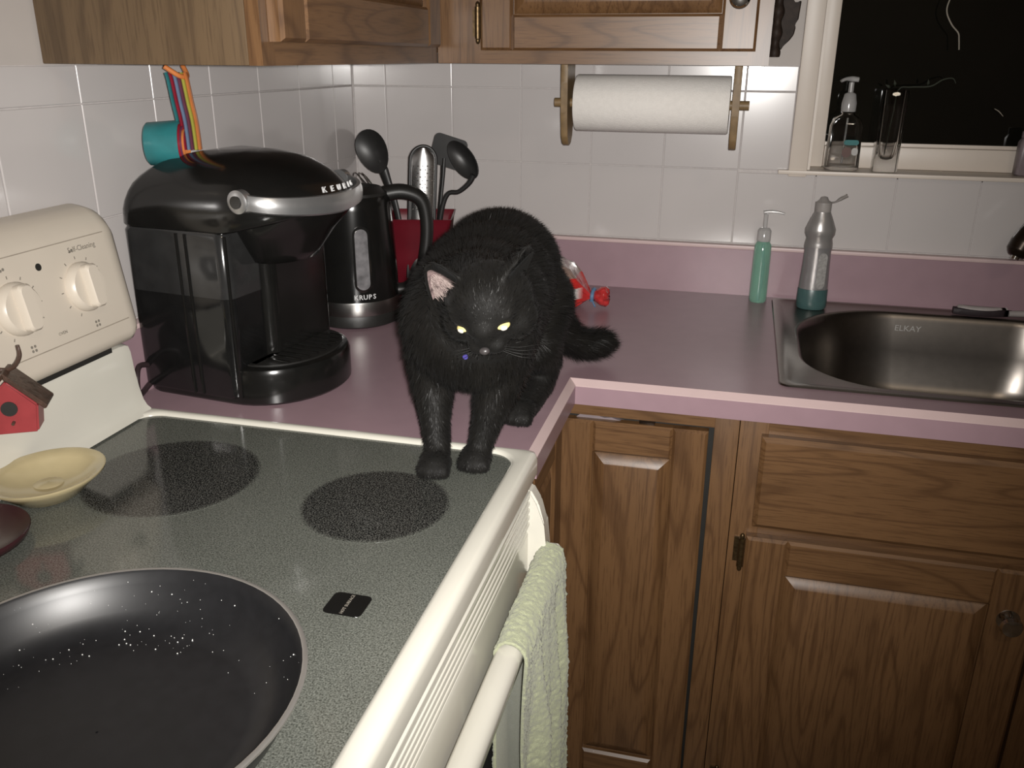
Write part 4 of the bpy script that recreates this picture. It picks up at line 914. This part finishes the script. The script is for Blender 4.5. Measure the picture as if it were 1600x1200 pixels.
# trunk
E_((.558, -.945, 1.090), (.084, .070, .080)); E_((.549, -.880, 1.098), (.088, .085, .078)); E_((.540, -.800, 1.106), (.088, .085, .076))
E_((.533, -.715, 1.104), (.086, .085, .082)); E_((.540, -.665, 1.080), (.066, .058, .075))
E_((.563, -.955, 1.062), (.064, .048, .050)); E_((.556, -.86, 1.075), (.062, .09, .055))
# neck
chain([(.566, -.945, 1.115), (.590, -.990, 1.130)], [.062, .050])
# front legs
chain([(.511, -.950, 1.055), (.512, -.952, 1.012), (.520, -.972, .968), (.527, -.985, .940), (.529, -.995, .928)], [.034, .027, .0185, .0155, .0160])
chain([(.600, -.940, 1.050), (.590, -.948, 1.005), (.581, -.958, .965), (.575, -.966, .938), (.574, -.970, .928)], [.034, .027, .0185, .0155, .0160])
def paw(c, d, zb, s=1.0):
    d = Vector((*d, 0)).normalized(); s_ = Vector((-d.y, d.x, 0)); c = Vector(c)
    ellipsoid(ct_parts, (c.x, c.y, zb+.0125*s), (.0175*s, .0195*s, .0128*s), Matrix.Rotation(math.atan2(d.y, d.x)-pi/2, 3, 'Z'))
    for k in (-1.5, -.5, .5, 1.5):
        p = c + d*(.0165-.0025*abs(k))*s + s_*k*.0080*s; ellipsoid(ct_parts, (p.x, p.y, zb+.0088*s), (.0064*s, .0085*s, .0086*s), Matrix.Rotation(math.atan2(d.y, d.x)-pi/2, 3, 'Z'), 12, 10)
paw((.530, -1.004, 0), (.15, -1), .9146, 1.15); paw((.573, -.975, 0), (.05, -1), .9146, 1.15)
# hind legs
chain([(.585, -.715, 1.060), (.598, -.775, 1.015), (.606, -.738, .978), (.604, -.755, .948), (.594, -.795, .930)], [.056, .038, .026, .020, .019])
paw((.590, -.818, 0), (-.10, -1), CT+.0003, 1.32)
chain([(.494, -.715, 1.055), (.470, -.775, 1.010), (.460, -.730, .970), (.458, -.750, .942), (.458, -.785, .928)], [.054, .036, .024, .0165, .0165])
paw((.457, -.805, 0), (0, -1), CT+.0003, 1.15)
# tail
chain([(.552, -.640, 1.085), (.575, -.612, 1.045), (.592, -.592, 1.000), (.606, -.575, .966), (.626, -.560, .951), (.644, -.550, .948), (.658, -.543, .950), (.667, -.539, .952)], [.030, .026, .024, .024, .023, .022, .020, .013])
# head, in its own frame
HC = Vector((.600, -1.010, 1.138)); hf = Vector((.10, -.82, -.50)).normalized(); hu0 = Vector((0, 0, 1)); hr = hf.cross(hu0).normalized()*-1
hu = hr.cross(hf)
if hu.z < 0: hu = -hu
hr = Vector((1, 0, 0)) - hf*hf.x; hr = (hr - hu*hr.dot(hu)).normalized()
rl = Matrix.Rotation(radians(9), 3, hf); hr = rl @ hr; hu = rl @ hu
HM = lambda r, f, u: HC + hr*r + hf*f + hu*u
HR = Matrix(((hr.x, hf.x, hu.x), (hr.y, hf.y, hu.y), (hr.z, hf.z, hu.z)))
E_(HC, (.050, .047, .043), HR); E_(HM(0, .012, .010), (.042, .040, .036), HR)
E_(HM(.028, .014, -.014), (.026, .026, .024), HR); E_(HM(-.028, .014, -.014), (.026, .026, .024), HR)      # cheeks
E_(HM(0, .034, .004), (.022, .026, .018), HR); E_(HM(0, .040, -.008), (.013, .020, .012), HR)              # bridge
E_(HM(.0095, .047, -.019), (.0135, .0130, .0110), HR); E_(HM(-.0095, .047, -.019), (.0135, .0130, .0110), HR); E_(HM(0, .042, -.028), (.011, .012, .008), HR)   # muzzle, chin
for sgn in (-1, 1): E_(HM(sgn*.022, .034, .014), (.015, .012, .006), HR)          # brows
def ear(base_c, tip, side, wd, front):
    """cupped ear: base centre, tip, half width; front = direction the opening looks"""
    base_c, tip = Vector(base_c), Vector(tip); ax = tip-base_c; fr = (Vector(front) - ax*(Vector(front).dot(ax)/ax.length_squared)).normalized(); sd = ax.cross(fr).normalized()
    t = newbm(); rings = []
    for k in range(9):
        q = k/8; w_ = wd*((1-q)**.62)*(1.0 if q > 0 else 1)+.0015; ring = []
        for a in np.linspace(-1.25, 1.25, 13): ring.append(base_c+ax*q+sd*w_*sin(a)/sin(1.25)*1.0-fr*w_*.75*(cos(a)-.3))
        for a in np.linspace(1.25, -1.25, 13): ring.append(base_c+ax*q+sd*(w_-.004*(1-q*.6))*sin(a)/sin(1.25)-fr*((w_*.75*(cos(a)-.3))-.0042*(1-q*.5)))
        rings.append(ring)
    loft(t, rings); merge(ct_parts, t)
    # the pale inside, its own mesh
    b = newbm(); rings = []
    for k in range(9):
        q = .04+.80*k/8; w_ = max(.001, wd*((1-q)**.62)-.0055)
        rings.append([base_c+ax*q+sd*w_*sin(a)/sin(1.2)*.96-fr*(w_*.72*(cos(a)-.3)-.0065) for a in np.linspace(-1.2, 1.2, 11)])
    loft(b, rings, False, False, closed=False); return b
earL = ear(HM(-.037, .004, .018), HM(-.048, .010, .074), -1, .0290, hf*.85+hr*-.05+hu*.1)
earR = ear(HM(.034, -.006, .030), HM(.060, -.012, .066), 1, .0245, hf*.35+hr*.9)
me0 = bpy.data.meshes.new('c0'); ct_parts.to_mesh(me0); ct_parts.free()
o0 = bpy.data.objects.new('c0', me0); COL.objects.link(o0)
md = o0.modifiers.new('r', 'REMESH'); md.mode = 'VOXEL'; md.voxel_size = .0032; md.use_smooth_shade = True
ms = o0.modifiers.new('s', 'SMOOTH'); ms.factor = .5; ms.iterations = 7
cme = bpy.data.meshes.new_from_object(o0.evaluated_get(bpy.context.evaluated_depsgraph_get())); bpy.data.objects.remove(o0)
for p in cme.polygons: p.use_smooth = True
n = len(cme.vertices); co = np.empty(n*3); cme.vertices.foreach_get('co', co); co = co.reshape(-1, 3)
lowz = np.where(co[:, 1] < LE, .9146, CT+.0002); co[:, 2] = np.maximum(co[:, 2], lowz); cme.vertices.foreach_set('co', co.ravel()); cme.update()
nr = np.empty(n*3); cme.vertices.foreach_get('normal', nr); nr = nr.reshape(-1, 3)
cat = thing('cat', (.555, -.85, CT), 'black cat standing with lowered head, front paws on the cooktop', 'cat')
# ---- fur as thin tapering blades
cme.calc_loop_triangles(); tri = np.array([t.vertices[:] for t in cme.loop_triangles]); A, B_, Cc = co[tri[:, 0]], co[tri[:, 1]], co[tri[:, 2]]
area = np.linalg.norm(np.cross(B_-A, Cc-A), axis=1); NF = 190000
ti = rng.choice(len(tri), NF, p=area/area.sum()); u_, v_ = rng.random(NF), rng.random(NF); fl_ = u_+v_ > 1; u_[fl_], v_[fl_] = 1-u_[fl_], 1-v_[fl_]
P = A[ti]+(B_[ti]-A[ti])*u_[:, None]+(Cc[ti]-A[ti])*v_[:, None]; Nn = nr[tri[ti, 0]]
hd_ = np.array(HC); dh = np.linalg.norm(P-hd_, axis=1)
flow = np.tile(np.array([0, .75, -.55]), (NF, 1))
tailm = (P[:, 1] > -.63) & (P[:, 2] < 1.06) & (P[:, 0] > .565)
flow[tailm] = np.array([.85, .25, -.25]); legm = (P[:, 2] < 1.0) & ~tailm; flow[legm] = np.array([0, .1, -1])
chest = (P[:, 1] < -.95) & (P[:, 2] > 1.0) & (dh > .06); flow[chest] = np.array([0, -.1, -1])
headm = dh < .075; hfv, huv = np.array(hf), np.array(hu); flow[headm] = (-hfv*.8+huv*.25)
face_ = (dh < .085) & ((P-hd_) @ hfv > .015)
Ln = np.full(NF, .0125); Ln[legm] = .0065; hl = dh < .10; Ln[hl] = np.interp(dh[hl], [.042, .056, .085], [.0042, .0075, .0125]); fcen = np.linalg.norm(P-np.array(HM(0, .05, -.002)), axis=1); Ln = np.minimum(Ln, np.interp(fcen, [.02, .055, .09], [.0030, .0075, .03])); Ln[tailm] = .019
Ln[(P[:, 2] < .94) & ~tailm] = .0038
Ln *= rng.uniform(.6, 1.25, NF)
eye_c = [np.array(HM(s_*.0215, .0440, .0045)) for s_ in (-1, 1)]
keep = np.ones(NF, bool)
for e in eye_c: keep &= np.linalg.norm(P-e, axis=1) > .0115
keep &= np.linalg.norm(P-np.array(HM(0, .060, -.014)), axis=1) > .006
earc = np.array(HM(-.041, .010, .040)); keep &= ~((np.linalg.norm(P-earc, axis=1) < .026) & ((Nn @ hfv) > .2))
P, Nn, flow, Ln = P[keep], Nn[keep], flow[keep], Ln[keep]; NF = len(P)
ft = flow-(flow*Nn).sum(1)[:, None]*Nn; ft /= np.linalg.norm(ft, axis=1)[:, None]+1e-6
dr_ = ft*.85+Nn*.42+rng.normal(0, .16, (NF, 3)); dr_ /= np.linalg.norm(dr_, axis=1)[:, None]
tip = P+dr_*Ln[:, None]; lz = np.where(tip[:, 1] < LE, .9147, CT+.0004); tip[:, 2] = np.maximum(tip[:, 2], lz)
sd_ = np.cross(dr_, Nn+rng.normal(0, .5, (NF, 3))); sd_ /= np.linalg.norm(sd_, axis=1)[:, None]+1e-9
wd_ = (.00030*rng.uniform(.7, 1.3, NF))[:, None]; P0 = P-Nn*.0006
VV = np.empty((NF*3, 3)); VV[0::3] = P0-sd_*wd_; VV[1::3] = P0+sd_*wd_; VV[2::3] = tip
fm = bpy.data.meshes.new('fur'); fm.vertices.add(NF*3); fm.vertices.foreach_set('co', VV.ravel()); fm.loops.add(NF*3); fm.loops.foreach_set('vertex_index', np.arange(NF*3))
fm.polygons.add(NF); fm.polygons.foreach_set('loop_start', np.arange(NF)*3); fm.update(calc_edges=True)
cn = Nn+rng.normal(0, .22, (NF, 3)); cn /= np.linalg.norm(cn, axis=1)[:, None]
fm.normals_split_custom_set(np.repeat(cn, 3, axis=0).tolist())
obj('body', cme, 'catskin', cat, 0)
obj('fur', fm, 'catfur', cat, 0, kind='stuff')
obj('inner_ear', earL, 'earpink', cat, 60, label='pale pinkish inside of the ear'); obj('inner_ear', earR, 'catskin', cat, 60)
b = newbm()
for k in range(420):
    q = random.random(); a = random.uniform(-1.1, 1.1); 
    p = HM(-.038-.009*q, .008, .020+.036*q) + hr*(.019*(1-q)**.6*sin(a)) - hf*(.010*cos(a)-.008)
    d = (hf*random.uniform(.2, .8) + hr*random.uniform(.2, 1.0) + hu*random.uniform(-.6, .4)).normalized(); s_ = d.cross(hu+hr*.3).normalized()*.0003
    f = [b.verts.new(p-s_), b.verts.new(p+s_), b.verts.new(p+d*random.uniform(.005, .011))]; b.faces.new(f)
obj('ear_tufts', b, plain('ear_hair', (.34, .27, .25), .6), cat, 0, kind='stuff')
for s_ in (-1, 1):
    b = newbm(); c = HM(s_*.0215, .0425, .0045); rot = HR @ Matrix.Rotation(radians(-s_*26), 3, 'Z') @ Matrix.Rotation(radians(s_*12), 3, 'Y')
    ellipsoid(b, c, (.0086, .0068, .0041), rot, 20, 14); ey = obj('eye', b, 'eye', cat, 60)
    b = newbm(); ellipsoid(b, c + (rot @ Vector((0, .0062, 0))), (.0040, .0014, .0030), rot, 14, 10); obj('eyeshine_pupil', b, 'eyeshine_pupil', ey, 60)
b = newbm(); ellipsoid(b, HM(0, .0625, -.0135), (.0060, .0045, .0042), HR, 14, 10); obj('nose', b, 'nose', cat, 60)
for s_ in (-1, 1):
    for k in range(4):
        b = newbm(); p = HM(s_*.014, .052, -.018-.0025*k); tube(b, [p, p+hr*s_*.022+hf*.004+hu*(-.003*k), p+hr*s_*.042-hf*.004+hu*(-.006-.005*k)], [.00035, .0003, .0001], 5, k=3); obj('whisker', b, 'nylon', cat, 0)
b = newbm(); tg = Vector((.5775, -1.028, 1.076)); lathe(b, [(.0030, -.0008), (.0030, .0008)], tg, 18, 'y'); obj('collar_tag', b, 'tag', cat, 40)

# ---- salt specks on the far slope of the pan
b = newbm()
for k in range(120):
    a = random.gauss(radians(112), radians(34)); q = random.uniform(.095, .149); h = float(np.interp(q, [.108, .122, .136, .147, .151], [.0047, .007, .018, .037, .0455]))
    r_ = random.choice((.00018, .00022, .0003, .0004, .0006)); ellipsoid(b, (PC[0]+q*cos(a), PC[1]+q*sin(a), PC[2]+h+r_*.5), (r_, r_, r_), u=5, v=4)
sl = obj('salt_specks', b, plain('salt', (.7, .7, .68), .3), None, 0, kind='stuff'); tag(sl, 'white salt specks scattered over the far slope of the frying pan', 'crumbs')
